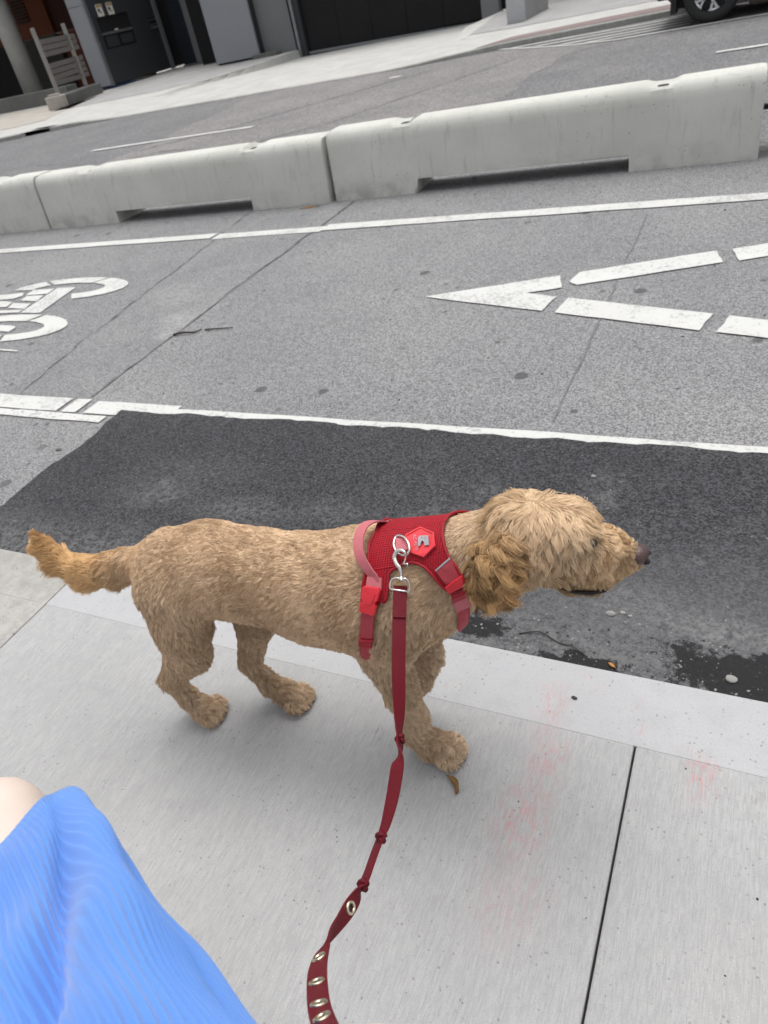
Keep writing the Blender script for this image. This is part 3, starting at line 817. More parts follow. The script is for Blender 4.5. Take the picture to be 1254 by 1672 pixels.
g_ = M_wood.noise(3.0, 5, 0.7, M_wood.scaled((20, 1.5, 20)))
M_wood.color(M_wood.ramp(g_, [(0.3, (0.09, 0.082, 0.075)), (0.7, (0.17, 0.158, 0.147))])); M_wood = M_wood.m
M_post = plain('grey_post', (0.24, 0.225, 0.21), 0.7, var=0.25, scale=12)
barr = empty('barricade', (-19.3, 18.27, 0.30), math.atan2(0.376, 0.926)); tag(barr, 'grey slatted barricade of boards between posts on the low ledge', 'barricade')
for y in (0.0, 2.23):
    MB().box(-0.05, 0.05, y - 0.055, y + 0.055, 0.012, 1.72).build('post', M_post, barr, 0.01)
r_ = random.Random(5)
for bay, bl in ((0.0, 2.23), (2.23, 0.62)):
    for (za, zb) in ((1.30, 1.43), (1.15, 1.28), (1.00, 1.13), (0.70, 0.83), (0.55, 0.68), (0.40, 0.53), (0.25, 0.38)):
        t = r_.uniform(-0.012, 0.012)
        v = [(x, y, z) for z in (za, zb) for y in (bay + 0.058, bay + bl - 0.058) for x in (-0.02, 0.015)]
        v = [(x, y, z + (t if y > bay + 0.5 else -t)) for x, y, z in v]
        mesh_obj('board', v, [(0, 2, 3, 1), (4, 5, 7, 6), (0, 1, 5, 4), (2, 6, 7, 3), (0, 4, 6, 2), (1, 3, 7, 5)], M_wood, barr)
# ------------------------------------------------------------------ parked car at the far kerb
M_body = plain('dark_brown_paint', (0.045, 0.028, 0.02), 0.3, 0.3, 0.05, 1.0, 0.6)
M_trim = plain('black_plastic', (0.018, 0.018, 0.019), 0.6, var=0.2)
M_tyre = plain('tyre_rubber', (0.028, 0.028, 0.028), 0.8, var=0.2, scale=30)
M_rim = plain('silver_alloy', (0.62, 0.63, 0.65), 0.3, 0.7, 0.05)
M_rimd = plain('black_alloy', (0.02, 0.02, 0.022), 0.4, 0.4)
M_glass = Mat('car_glass', 0.05, (0.02, 0.025, 0.03), 0, 0.8).m
M_lamp = plain('lamp_lens', (0.5, 0.08, 0.06), 0.2, var=0.1)
car = empty('parked_car', (0.45, 13.9, ROAD_Z)); tag(car, 'dark parked car with silver and black spoked wheel at top right', 'car')
WX = -1.38; WB = 2.75; WR = 0.385; HWID = 0.90
def car_loft():
    # side profile: (x, z bottom, z top) stations with wheel arches cut in the lower edge
    X = np.linspace(-2.05, 2.75, 97)
    v, f = [], []
    n = 0
    for x in X:
        top = np.interp(x, [-2.05, -1.95, -1.2, -0.55, 0.0, 1.6, 2.3, 2.65, 2.75], [0.85, 1.02, 1.10, 1.20, 1.66, 1.70, 1.62, 1.15, 1.05])
        belt = min(1.08, top - 0.02)
        bot = np.interp(x, [-2.05, -1.9, 2.6, 2.75], [0.42, 0.30, 0.32, 0.45])
        for wx in (WX, WX + WB):
            dd = abs(x - wx)
            if dd < WR + 0.06: bot = max(bot, WR + math.sqrt(max(0, (WR + 0.06) ** 2 - dd ** 2)))
        w = HWID * np.interp(x, [-2.05, -1.8, 2.5, 2.75], [0.86, 1.0, 1.0, 0.9])
        wt = w * (0.80 if top > 1.3 else 0.92)
        ringp = [(-w * 0.97, bot), (-w, max(0.62, bot + 0.001)), (-w * 0.985, belt), (-wt, top - 0.05 if top > belt + 0.1 else belt + 0.01), (-wt * 0.85, top), (wt * 0.85, top), (wt, top - 0.05 if top > belt + 0.1 else belt + 0.01), (w * 0.985, belt), (w, max(0.62, bot + 0.001)), (w * 0.97, bot)]
        v += [(x, y, z) for y, z in ringp]
    n = 10
    for i in range(len(X) - 1):
        for k in range(n):
            a = i * n + k; b = i * n + (k + 1) % n; f.append((a, b, b + n, a + n)[::-1])
    f += [tuple(range(n)), tuple(range((len(X) - 1) * n, len(X) * n))[::-1]]
    return v, f
v, f = car_loft(); mesh_obj('body', v, f, M_body, car)
MB().box(-0.90, 0.90, -0.915, -0.80, 0.15, 0.24).build('side_step', M_body, car, 0.02)
MB().box(-1.85, 2.55, -0.70, 0.70, 0.22, 0.34).build('underbody', M_trim, car)
MB().box(-2.12, -1.93, -0.80, 0.80, 0.36, 0.62).build('bumper', M_trim, car, 0.03)
MB().box(2.62, 2.80, -0.80, 0.80, 0.40, 0.64).build('bumper', M_trim, car, 0.03)
MB().box(-1.92, -1.84, -0.89, -0.62, 0.18, 0.44).build('mud_flap', M_trim, car, 0.01)
MB().box(-1.92, -1.84, 0.62, 0.89, 0.18, 0.44).build('mud_flap', M_trim, car, 0.01)
for s_ in (-1, 1):
    for (xa, xb, xc, xd) in ((-0.42, 0.55, 0.55, -0.02), (0.60, 1.55, 1.55, 0.60)):
        y0, y1 = s_ * 0.893, s_ * 0.735
        v = [(xa, y0, 1.12), (xb, y0, 1.12), (xc, y1, 1.585), (xd, y1, 1.585)]
        mesh_obj('window', v, [(0, 1, 2, 3) if s_ < 0 else (3, 2, 1, 0)], M_glass, car)
    MB().box(-2.06, -1.98, s_ * 0.72 - 0.12, s_ * 0.72 + 0.12, 0.70, 0.84).build('lamp', M_lamp, car, 0.02)
v = [(-0.50, -0.66, 1.26), (-0.50, 0.66, 1.26), (-0.06, 0.58, 1.645), (-0.06, -0.58, 1.645)]
mesh_obj('windscreen', v, [(3, 2, 1, 0)], M_glass, car)
def wheel(x, s_):
    """tyre with tread shoulders, dark dish, forked bright spokes"""
    w = empty('wheel', (x, s_ * 0.78, WR)); w.parent = car
    w.rotation_euler = (math.pi / 2 if s_ < 0 else -math.pi / 2, 0.35, 0)
    prof = [(0.245, 0.10), (0.262, 0.118), (0.32, 0.122), (0.360, 0.108), (0.380, 0.085), (0.385, 0.04), (0.385, -0.04), (0.380, -0.085), (0.36, -0.108), (0.262, -0.118)]
    N = 48; v, f = [], []
    for i in range(N):
        a = 2 * math.pi * i / N
        for k, (r, h) in enumerate(prof):
            rr = r - (0.006 if (i % 2 and r > 0.378) else 0)
            v.append((rr * math.cos(a), rr * math.sin(a), h))
    n = len(prof)
    for i in range(N):
        for k in range(n - 1):
            a = i * n + k; b = ((i + 1) % N) * n + k; f.append((a, b, b + 1, a + 1))
    mesh_obj('tyre', v, f, M_tyre, w, smooth=True)
    mb = MB(); v = [(0.25 * math.cos(2 * math.pi * k / 40), 0.25 * math.sin(2 * math.pi * k / 40), 0.02) for k in range(40)]
    mb.add(v, [tuple(range(40))])
    mb.tube([(0.246 * math.cos(2 * math.pi * k / 40), 0.246 * math.sin(2 * math.pi * k / 40), 0.10) for k in range(41)], 0.008, 8, False)
    mb.build('rim', M_rimd, w)
    mb = MB()
    for k in range(6):
        a = 2 * math.pi * k / 6
        R_ = Matrix.Rotation(a, 3, 'Z')
        for (p, q, wd) in (((0.05, 0), (0.15, 0), 0.042), ((0.14, 0.008), (0.235, 0.05), 0.030), ((0.14, -0.008), (0.235, -0.05), 0.030)):
            d = Vector((q[0] - p[0], q[1] - p[1], 0)); nn = Vector((-d.y, d.x, 0)).normalized() * wd / 2
            P, Q = Vector((p[0], p[1], 0)), Vector((q[0], q[1], 0))
            pts = [P - nn, Q - nn, Q + nn, P + nn]
            mb.add([R_ @ (t + Vector((0, 0, 0.075))) for t in pts] + [R_ @ (t + Vector((0, 0, 0.095))) for t in pts], [(3, 2, 1, 0), (4, 5, 6, 7), (0, 1, 5, 4), (1, 2, 6, 5), (2, 3, 7, 6), (3, 0, 4, 7)])
        mb.add([R_ @ Vector(t) for t in ((0.215, -0.07, 0.09), (0.243, -0.07, 0.098), (0.243, 0.07, 0.098), (0.215, 0.07, 0.09))], [(0, 1, 2, 3)])
    mb.tube([(0, 0, 0.06), (0, 0, 0.10)], 0.055, 20)
    mb.build('spokes', M_rim, w)
for x in (WX, WX + WB):
    for s_ in (-1, 1): wheel(x, s_)
# ------------------------------------------------------------------ the dog: one continuous body grown from a distance field
# --- SDF BEGIN
# local frame: x forward, y lateral (negative = side towards the sidewalk viewer), z up; origin on the ground under the belly
DOG_YAW, DOG_AT = 0.12, (-0.697, 0.76, 0.0)
# each bone: (ax, ay, az, ra, bx, by, bz, rb, lateral ratio, blend, fur id)
BONES = []
def chain(pts, ratio=1.0, k=0.02, fur='body'):
    for p, q in zip(pts[:-1], pts[1:]):
        BONES.append((*p, *q, ratio, k, fur))
chain([(-0.262, 0, 0.446, .091), (-0.171, 0, 0.458, .092), (-0.077, 0, 0.446, .090), (0.037, 0, 0.425, .106), (0.151, 0, 0.430, .121), (0.235, 0, 0.467, .101), (0.300, 0, 0.507, .072)], 0.86, 0.03, 'body')
chain([(0.218, 0, 0.420, .066), (0.255, 0, 0.465, .058)], 0.95, 0.03, 'chest')
chain([(0.300, 0, 0.506, .070), (0.362, 0, 0.534, .064), (0.424, 0, 0.568, .060)], 0.95, 0.03, 'neck')
chain([(0.430, 0, 0.588, .064), (0.486, 0, 0.593, .052)], 0.95, 0.022, 'skull')
chain([(0.440, 0, 0.560, .058), (0.505, 0, 0.562, .043)], 0.95, 0.022, 'cheek')
chain([(0.505, 0, 0.571, .034), (0.550, 0, 0.560, .032), (0.580, 0, 0.549, .024)], 0.95, 0.016, 'muzzle')
chain([(0.505, 0, 0.540, .033), (0.550, 0, 0.529, .028)], 0.95, 0.016, 'beard')
chain([(0.465, 0, 0.525, .028), (0.500, 0, 0.494, .022), (0.530, 0, 0.486, .017)], 0.95, 0.010, 'jaw')
chain([(0.415, -0.054, 0.612, .018), (0.402, -0.076, 0.590, .024), (0.396, -0.083, 0.566, .025), (0.394, -0.082, 0.546, .020)], 0.85, 0.008, 'ear')
chain([(0.415, 0.050, 0.598, .016), (0.402, 0.068, 0.572, .020), (0.396, 0.076, 0.545, .022), (0.394, 0.076, 0.525, .018)], 0.85, 0.008, 'ear')
for sd in (-1, 1):
    chain([(0.518, sd * 0.026, 0.612, .011), (0.500, sd * 0.033, 0.612, .014)], 1.0, 0.014, 'brow')
chain([(-0.330, 0, 0.468, .034), (-0.424, 0, 0.436, .034), (-0.512, 0, 0.421, .032), (-0.570, 0, 0.440, .025), (-0.592, 0, 0.480, .016), (-0.598, 0, 0.510, .008)], 0.85, 0.02, 'tail')
# hind legs (hip, thigh, stifle, hock, pastern, paw)
chain([(-0.255, -0.045, 0.430, .072), (-0.262, -0.060, 0.350, .053)], 0.85, 0.03, 'thigh')
chain([(-0.262, -0.060, 0.350, .051), (-0.292, -0.054, 0.258, .040), (-0.395, -0.040, 0.138, .021)], 1.0, 0.020, 'thigh')
chain([(-0.405, -0.036, 0.128, .018), (-0.385, -0.032, 0.060, .017), (-0.366, -0.031, 0.032, .021), (-0.336, -0.031, 0.022, .019)], 1.0, 0.012, 'foot')
chain([(-0.240, 0.045, 0.420, .070), (-0.185, 0.058, 0.330, .050)], 0.85, 0.03, 'thigh')
chain([(-0.185, 0.058, 0.330, .047), (-0.190, 0.056, 0.240, .034), (-0.226, 0.038, 0.140, .021)], 1.0, 0.020, 'thigh')
chain([(-0.234, 0.037, 0.128, .018), (-0.200, 0.036, 0.062, .017), (-0.170, 0.040, 0.034, .021), (-0.135, 0.036, 0.022, .019)], 1.0, 0.012, 'foot')
# fore legs
chain([(0.225, -0.055, 0.455, .060), (0.174, -0.070, 0.335, .036)], 0.9, 0.03, 'arm')
chain([(0.174, -0.070, 0.330, .033), (0.185, -0.065, 0.235, .028), (0.188, -0.050, 0.140, .022), (0.180, -0.036, 0.062, .021), (0.205, -0.038, 0.034, .025), (0.246, -0.039, 0.024, .022)], 1.0, 0.012, 'foot')
chain([(0.220, 0.050, 0.455, .055), (0.200, 0.058, 0.300, .034)], 0.9, 0.03, 'arm')
chain([(0.200, 0.058, 0.295, .031), (0.204, 0.055, 0.205, .022), (0.192, 0.055, 0.165, .018), (0.170, 0.055, 0.122, .019), (0.164, 0.055, 0.100, .015)], 1.0, 0.012, 'foot')
# toes
for (px, py, dx, dy, lift) in ((-0.336, -0.031, 0.985, 0.0, 0.0), (-0.135, 0.036, 0.97, -0.10, 0.0), (0.246, -0.039, 0.99, -0.05, 0.0)):
    for t in (-1.5, -0.5, 0.5, 1.5):
        ox, oy = px - dy * t * 0.0148 - 0.006, py + dx * t * 0.0148
        ln = 0.020 - 0.005 * (abs(t) > 1)
        BONES.append((ox, oy, 0.021, .0135, ox + dx * ln, oy + dy * ln, 0.014, .0115, 1.0, 0.003, 'foot'))
BN = np.array([b[:10] for b in BONES], dtype=np.float64)
FUR_ID = [b[10] for b in BONES]
def bone_d(P, i):
    b = BN[i]; r = np.array([1, 1 / b[8], 1])
    a = b[0:3] * r; e = b[4:7] * r; q = P * r
    ab = e - a; t = np.clip(((q - a) @ ab) / (ab @ ab), 0, 1)
    d = np.linalg.norm(q - a - t[:, None] * ab, axis=1) - (b[3] + (b[7] - b[3]) * t)
    return d * (0.5 + 0.5 * min(1.0, b[8]))
def sdf(P):
    P = np.asarray(P, dtype=np.float64)
    D = None
    for i in range(len(BN)):
        d = bone_d(P, i)
        if D is None: D = d; continue
        k = BN[i, 9]
        h = np.clip(0.5 + 0.5 * (D - d) / k, 0, 1)
        D = D * (1 - h) + d * h - k * h * (1 - h)
    return D
def sdf_grad(P, e=0.002):
    g = np.stack([sdf(P + np.eye(3)[k] * e) - sdf(P - np.eye(3)[k] * e) for k in range(3)], 1)
    return g / np.maximum(np.linalg.norm(g, axis=1, keepdims=True), 1e-9)
# --- SDF END

def surface_nets(fn, lo, hi, h):
    """triangle-free quad mesh of fn = 0"""
    ax = [np.arange(lo[k], hi[k] + h, h) for k in range(3)]
    shape = tuple(len(a) for a in ax)
    X, Y, Z = np.meshgrid(*ax, indexing='ij')
    P = np.stack([X.ravel(), Y.ravel(), Z.ravel()], 1)
    q = 4                                                             # coarse pass first, exact values only near the surface
    co_ = [a[::q] for a in ax]; cx, cy_, cz_ = np.meshgrid(*co_, indexing='ij')
    Dc = fn(np.stack([cx.ravel(), cy_.ravel(), cz_.ravel()], 1)).reshape(cx.shape)
    ii = [np.minimum((np.arange(n) + q // 2) // q, len(a) - 1) for n, a in zip(shape, co_)]
    D = Dc[np.ix_(*ii)].ravel().copy()
    nearm = np.abs(D) < h * q * 1.6
    D[nearm] = fn(P[nearm])
    D = D.reshape(shape)
    neg = D < 0
    c = tuple(n - 1 for n in shape)
    corners = [(i, j, k) for i in (0, 1) for j in (0, 1) for k in (0, 1)]
    cs = {q: neg[q[0]:q[0] + c[0], q[1]:q[1] + c[1], q[2]:q[2] + c[2]] for q in corners}
    tot = sum(v.astype(np.int8) for v in cs.values())
    act = (tot > 0) & (tot < 8)
    idx = -np.ones(c, dtype=np.int64); cells = np.argwhere(act); idx[act] = np.arange(len(cells))
    acc = np.zeros((len(cells), 3)); cnt = np.zeros(len(cells))
    for q in corners:
        for k in range(3):
            if q[k]: continue
            r = list(q); r[k] = 1
            d0 = D[cells[:, 0] + q[0], cells[:, 1] + q[1], cells[:, 2] + q[2]]
            d1 = D[cells[:, 0] + r[0], cells[:, 1] + r[1], cells[:, 2] + r[2]]
            mk = (d0 < 0) != (d1 < 0)
            t = np.where(mk, d0 / np.where(mk, d0 - d1, 1), 0)
            p = np.tile(np.array(q, float), (len(cells), 1)); p[:, k] += t
            acc += np.where(mk[:, None], p, 0); cnt += mk
    V = (cells + acc / cnt[:, None]) * h + np.array([a[0] for a in ax])
    quads = []
    for k in range(3):
        u, w = (k + 1) % 3, (k + 2) % 3
        sl0 = [slice(None)] * 3; sl1 = [slice(None)] * 3
        sl0[k] = slice(0, -1); sl1[k] = slice(1, None)
        ch = neg[tuple(sl0)] != neg[tuple(sl1)]
        e = np.argwhere(ch)
        e = e[(e[:, u] > 0) & (e[:, w] > 0) & (e[:, u] < c[u]) & (e[:, w] < c[w])]
        s0 = neg[e[:, 0], e[:, 1], e[:, 2]]
        def at(du, dw):
            f = e.copy(); f[:, u] += du; f[:, w] += dw; return idx[f[:, 0], f[:, 1], f[:, 2]]
        q = np.stack([at(-1, -1), at(0, -1), at(0, 0), at(-1, 0)], 1)
        q[~s0] = q[~s0][:, ::-1]
        quads.append(q)
    return V, np.concatenate(quads)

DV, DQ = surface_nets(sdf, (-0.66, -0.19, -0.01), (0.66, 0.19, 0.72), 0.0065)
DV[:, 2] = np.maximum(DV[:, 2], 0.0015)
DN = np.concatenate([sdf_grad(c) for c in np.array_split(DV, 4)])
M_skin = Mat('dog_undercoat', 0.9, (0.30, 0.19, 0.10), 0, 0.1)
M_skin.color(M_skin.mix(M_skin.noise(40, 4), (0.30, 0.20, 0.12), (0.44, 0.31, 0.20))); M_skin = M_skin.m
dog = mesh_obj('dog', DV, DQ, M_skin, smooth=True)
dog.location = DOG_AT; dog.rotation_euler = (0, 0, DOG_YAW)
tag(dog, 'golden curly-coated dog in a red harness walking along the sidewalk edge', 'dog')

# ---- fur: grooming table per region: flow direction, length, lift, wave, lateral part, colour (linear), clump size
GROOM = {
    #        flow               len   lift  wave  light               dark
    'body':   ((-1.0, 0, -0.50), .0135, .34, .0022, (.82, .61, .41), (.45, .30, .178)),
    'chest':  ((-0.3, 0, -1.0), .015, .42, .003, (.76, .575, .40), (.40, .275, .165)),
    'neck':   ((-0.8, 0, -0.8), .016, .42, .003, (.80, .61, .425), (.50, .355, .22)),
    'skull':  ((-0.25, 0, -1.0), .032, .28, .004, (.86, .65, .435), (.48, .32, .175)),
    'cheek':  ((-0.30, 0, -1.0), .028, .26, .005, (.77, .565, .37), (.40, .265, .145)),
    'muzzle': ((-0.20, 0, -1.0), .022, .32, .004, (.84, .615, .39), (.46, .295, .15)),
    'beard':  ((-0.65, 0, -0.9), .019, .24, .005, (.72, .53, .335), (.45, .30, .165)),
    'jaw':    ((-1.0, 0, -0.35), .012, .20, .002, (.48, .33, .19), (.26, .165, .085)),
    'ear':    ((-0.40, 0, -1.0), .034, .45, .013, (.62, .385, .18), (.13, .062, .022)),
    'brow':   ((-0.45, 0, -0.8), .022, .42, .003, (.84, .64, .44), (.54, .375, .22)),
    'tail':   ((-1.0, 0, -0.15), .040, .14, .006, (.80, .53, .275), (.48, .28, .115)),
    'thigh':  ((-0.35, 0, -1.0), .018, .48, .003, (.76, .575, .40), (.40, .275, .165)),
    'arm':    ((-0.35, 0, -1.0), .018, .48, .003, (.76, .575, .40), (.40, .275, .165)),
    'foot':   ((0.0, 0, -1.0), .018, .62, .004, (.74, .565, .395), (.46, .325, .205)),
}
KEYS = list(GROOM)
G_flow = np.array([GROOM[k][0] for k in KEYS]); G_num = np.array([GROOM[k][1:4] for k in KEYS])
G_lt = np.array([GROOM[k][4] for k in KEYS]); G_dk = np.array([GROOM[k][5] for k in KEYS])
BK = np.array([KEYS.index(f) for f in FUR_ID])
rng = np.random.default_rng(11)
def sample_surface(n):
    T = np.concatenate([DQ[:, [0, 1, 2]], DQ[:, [0, 2, 3]]])
    a, b, c = DV[T[:, 0]], DV[T[:, 1]], DV[T[:, 2]]
    ar = np.linalg.norm(np.cross(b - a, c - a), axis=1)
    pick = rng.choice(len(T), n, p=ar / ar.sum())
    u, v = rng.random(n), rng.random(n); fl = u + v > 1; u[fl] = 1 - u[fl]; v[fl] = 1 - v[fl]
    Tp = T[pick]; w0 = (1 - u - v)[:, None]
    Nn = DN[Tp[:, 0]] * w0 + DN[Tp[:, 1]] * u[:, None] + DN[Tp[:, 2]] * v[:, None]
    return a[pick] + (b[pick] - a[pick]) * u[:, None] + (c[pick] - a[pick]) * v[:, None], Nn / np.linalg.norm(Nn, axis=1, keepdims=True)
WK = rng.normal(size=(10, 3)); WK /= np.linalg.norm(WK, axis=1)[:, None]
WF = np.array([60, 75, 95, 120, 150, 45, 170, 200, 110, 85.0]); WP = rng.random(10) * 6.28
def wavy(P): return np.sin(P @ (WK * WF[:, None]).T + WP).sum(1) / 3.2
def region(P):
    W = np.zeros((len(P), len(KEYS)))
    D = np.stack([bone_d(P, i) for i in range(len(BN))], 1)
    w = np.exp(-np.maximum(D - D.min(1, keepdims=True), 0) / 0.008)
    for i in range(len(BN)): W[:, BK[i]] += w[:, i]
    return W / W.sum(1, keepdims=True)
nrm = lambda v: v / np.maximum(np.linalg.norm(v, axis=1, keepdims=True), 1e-9)
def groom(P, N, jitter):
    """root normal, strand direction, length, wave, colours"""
    W = region(P)
    flow = W @ G_flow; num = W @ G_num
    # tail: hair runs along the tail and hangs below it
    tl = W[:, KEYS.index('tail')][:, None]
    TA = np.array([(-0.330, 0.468), (-0.424, 0.436), (-0.516, 0.419), (-0.580, 0.439), (-0.605, 0.482), (-0.613, 0.517), (-0.612, 0.56)])
    arc = np.linspace(0, 1, 200)[:, None]; kk = arc * 6; k0 = np.minimum(kk.astype(int), 5)[:, 0]; fr = kk[:, 0] - k0
    cen = TA[k0] * (1 - fr)[:, None] + TA[k0 + 1] * fr[:, None]
    tan = np.gradient(cen, axis=0); ker = np.ones(31) / 31
    tan = np.stack([np.convolve(np.pad(tan[:, j], 15, mode='edge'), ker, 'valid') for j in (0, 1)], 1); tan /= np.linalg.norm(tan, axis=1, keepdims=True)
    tdir = np.zeros((len(P), 3)); sel = np.flatnonzero(tl[:, 0] > 0.02)
    ni = np.argmin(((P[sel][:, None, [0, 2]] - cen[None, ::4]) ** 2).sum(2), 1) * 4
    tdir[sel, 0] = tan[ni, 0]; tdir[sel, 2] = tan[ni, 1]
    dn = np.clip((cen[ni, 1] - P[sel, 2]) / 0.03, -1, 1)[:, None]
    tdir[sel] += np.array([-0.2, 0, -0.28]) * np.maximum(dn, 0) + np.array([-0.2, 0, -0.3]) * np.maximum(-dn, 0) * (cen[ni, 0:1] < -0.56)
    flow = flow * (1 - tl) + tdir * tl
    # head: hair falls from the crown down both sides; muzzle hair falls forward off the bridge
    hd = (W[:, KEYS.index('skull')] + W[:, KEYS.index('cheek')])[:, None]
    flow = flow + hd * np.stack([0.55 * np.sin((P[:, 0] - 0.43) * 16), np.tanh(P[:, 1] / 0.02) * 0.35 * (P[:, 2] > 0.62), 0 * P[:, 0]], 1)
    bk = (P[:, 2] > 0.50)[:, None] * W[:, [KEYS.index('body')]]
    flow = flow + bk * np.array([-0.4, 0, 0.35])
    t = nrm(flow - (flow * N).sum(1, keepdims=True) * N)
    sw = (0.30 * wavy(P) + jitter * rng.normal(size=len(P)))[:, None]
    side = np.cross(N, t)
    t = nrm(t * np.cos(sw) + side * np.sin(sw))
    lift = num[:, 1] + 0.10 * rng.normal(size=len(P)) + 0.18 * np.clip(wavy(P[:, [1, 2, 0]] * 0.8), -1, 1)
    d = t * np.cos(lift)[:, None] + N * np.sin(lift)[:, None]
    L = num[:, 0] * (0.72 + 0.5 * rng.random(len(P)))
    ey = np.exp(-(((np.abs(P) - np.array([0.534, 0.038, 0.604])) / np.array([.018, .03, .014])) ** 2).sum(1))
    L = L * (1 - 0.85 * ey)
    nz = np.exp(-(((P - np.array([0.598, 0, 0.555])) / np.array([.022, .05, .026])) ** 2).sum(1)); L = L * (1 - 0.8 * nz)
    toe = np.zeros(len(P))
    for tx, ty in ((-0.330, -0.031), (-0.130, 0.030), (0.255, -0.046)): toe = toe + np.exp(-(((P - np.array([tx, ty, 0.01])) / np.array([.022, .04, .022])) ** 2).sum(1))
    L = L * (1 - 0.5 * np.clip(toe, 0, 1))
    L = L * (1 - 0.45 * W[:, KEYS.index('tail')] * np.clip((P[:, 2] - 0.45) / 0.05, 0, 1) * (P[:, 0] < -0.5))
    br = W[:, KEYS.index('muzzle')] * (P[:, 2] > 0.572); L = L * (1 - 0.5 * br)
    return N, d, side, L, num[:, 2], W

# ---- harness outline on the coat: station s along the body, angle th round the trunk axis (0 = near flank, 90 = spine)
AX_S = np.array([-.262, -.171, -.077, .037, .151, .235, .300, .36, .45]); AX_Z = np.array([.434, .444, .436, .428, .440, .470, .508, .545, .58])
V_REAR = ([-3, 28, 45, 53, 62, 78, 90], [.172, .175, .177, .180, .183, .178, .182])            # rear edge of the vest
V_FRONT = ([-6, -3, 5, 17, 31, 44, 56, 72, 90], [.349, .348, .347, .342, .334, .322, .315, .307, .303])
A_REAR = ([24, 28, 40, 49, 52, 53.5, 55], [.212, .219, .222, .221, .226, .234, .249])            # arch, rear limb
A_FRONT = ([-6, 1, 8, 18, 32, 44, 50, 53, 55], [.327, .323, .316, .307, .296, .283, .272, .263, .251])
def body_st(P):
    zc = np.interp(P[:, 0], AX_S, AX_Z)
    th = np.degrees(np.arctan2(P[:, 2] - zc, -P[:, 1]))
    th = np.where(th > 90, 180 - th, np.where(th < -90, -180 - th, th))
    return P[:, 0], th
def harness_cover(P):
    """True where the harness presses the coat flat"""
    s_, th = body_st(P); e = 0.0025
    inn = (s_ > np.interp(th, *V_REAR) + e) & (s_ < np.interp(th, *V_FRONT) - e)
    hole = (th < 55) & (s_ > np.interp(th, *A_REAR) - e) & (s_ < np.interp(th, *A_FRONT) + e)
    vest = inn & ~hole & (th > -4) & ((th > 24) | (s_ > 0.26))
    girth = (np.abs(s_ - np.interp(th, [-90, -40, -20, -12, 0, 20, 42], [.150, .156, .164, .170, .176, .188, .196])) < 0.010) & (th < 42) & (th > -30) & (P[:, 2] > 0.25)
    breast = (th < 0) & (th > -60) & (np.abs(s_ - 0.338) < 0.010) & (P[:, 2] > 0.40)
    return vest | girth | breast
TRUNK = [i for i, f in enumerate(FUR_ID) if f in ('body', 'chest', 'neck')]
def trunk_sdf(P):
    D = None
    for i in TRUNK:
        d = bone_d(P, i)
        if D is None: D = d; continue
        k = BN[i, 9]; h = np.clip(0.5 + 0.5 * (D - d) / k, 0, 1); D = D * (1 - h) + d * h - k * h * (1 - h)
    return D
def body_point(s_, th, off, fn=None):
    """point on the coat at (s, th), lifted by off"""
    s_, th, off = np.broadcast_arrays(np.asarray(s_, float), np.asarray(th, float), np.asarray(off, float))
    sh = s_.shape; s_, th, off = s_.ravel(), np.radians(th.ravel()), off.ravel()
    zc = np.interp(s_, AX_S, AX_Z); d = np.stack([0 * s_, -np.cos(th), np.sin(th)], 1); o = np.stack([s_, 0 * s_, zc], 1)
    r = np.full(len(s_), 0.17)
    for _ in range(16):
        v = (fn or sdf)(o + d * r[:, None]) - off
        r = r - np.clip(v, -0.02, 0.08) * 0.92
    return (o + d * r[:, None]).reshape(*sh, 3)
# --- COVER HOOK
NG, NH_ = 24000, 360000
gp, gN = sample_surface(NG)
gr_ = region(gp); kp_ = np.ones(NG)
for k_, q_ in (('ear', 0.22), ('skull', 0.42), ('cheek', 0.45), ('tail', 0.45), ('beard', 0.5), ('muzzle', 0.6)): kp_ = kp_ - gr_[:, KEYS.index(k_)] * (1 - q_)
sel_ = rng.random(NG) < kp_; gp, gN = gp[sel_], gN[sel_]; NG = len(gp)
gN, gd, gs, gL, gw, gW = groom(gp, gN, 0.20)
hp, hN = sample_surface(NH_); cov = harness_cover(hp) | ((((np.abs(hp) - np.array([0.533, 0.036, 0.603])) / np.array([.013, .03, .0085])) ** 2).sum(1) < 1); hp, hN = hp[~cov], hN[~cov]
hN, hd_, hs_, hL, hw, hW = groom(hp, hN, 0.10)
kd = KDTree(NG)
for i, p in enumerate(gp): kd.insert(p, i)
kd.balance()
cl = np.fromiter((kd.find(p)[1] for p in hp), dtype=np.int64, count=len(hp))
K = 7
u = np.linspace(0, 1, K)[None, :, None]
ph = (rng.random(NG) * 6.28)
def strand(p, d, N, side, L, w, phase, cyc):
    c = p[:, None, :] + d[:, None, :] * (L[:, None, None] * u)
    c = c - N[:, None, :] * (L[:, None, None] * 0.30 * u ** 2 * np.sin(0.6))          # lies back towards the skin
    c = c + np.array([0, 0, -1.0]) * (L[:, None, None] * 0.16 * u ** 2)
    c = c + side[:, None, :] * (w[:, None, None] * np.sin(cyc[:, None, None] * u * 6.28 + phase[:, None, None]) * u)
    c = c + N[:, None, :] * (w[:, None, None] * 0.6 * np.sin(cyc[:, None, None] * u * 6.28 + 1.3 + phase[:, None, None]) * u)
    return c
cyc_g = 0.6 + 0.5 * rng.random(NG) + 0.5 * gW[:, KEYS.index('ear')]
long_ = (hW[:, [KEYS.index(k) for k in ('ear', 'tail', 'cheek', 'skull', 'beard', 'muzzle')]]).sum(1)
hL = hL * np.where((rng.random(len(hp)) < 0.05) & (hW[:, KEYS.index('tail')] < 0.5), 1.45, 1.0)
own = strand(hp, hd_, hN, hs_, hL, hw * 0.8, ph[cl], cyc_g[cl])
gc = strand(gp, gd, gN, gs, gL * 1.08, gw, ph, cyc_g)
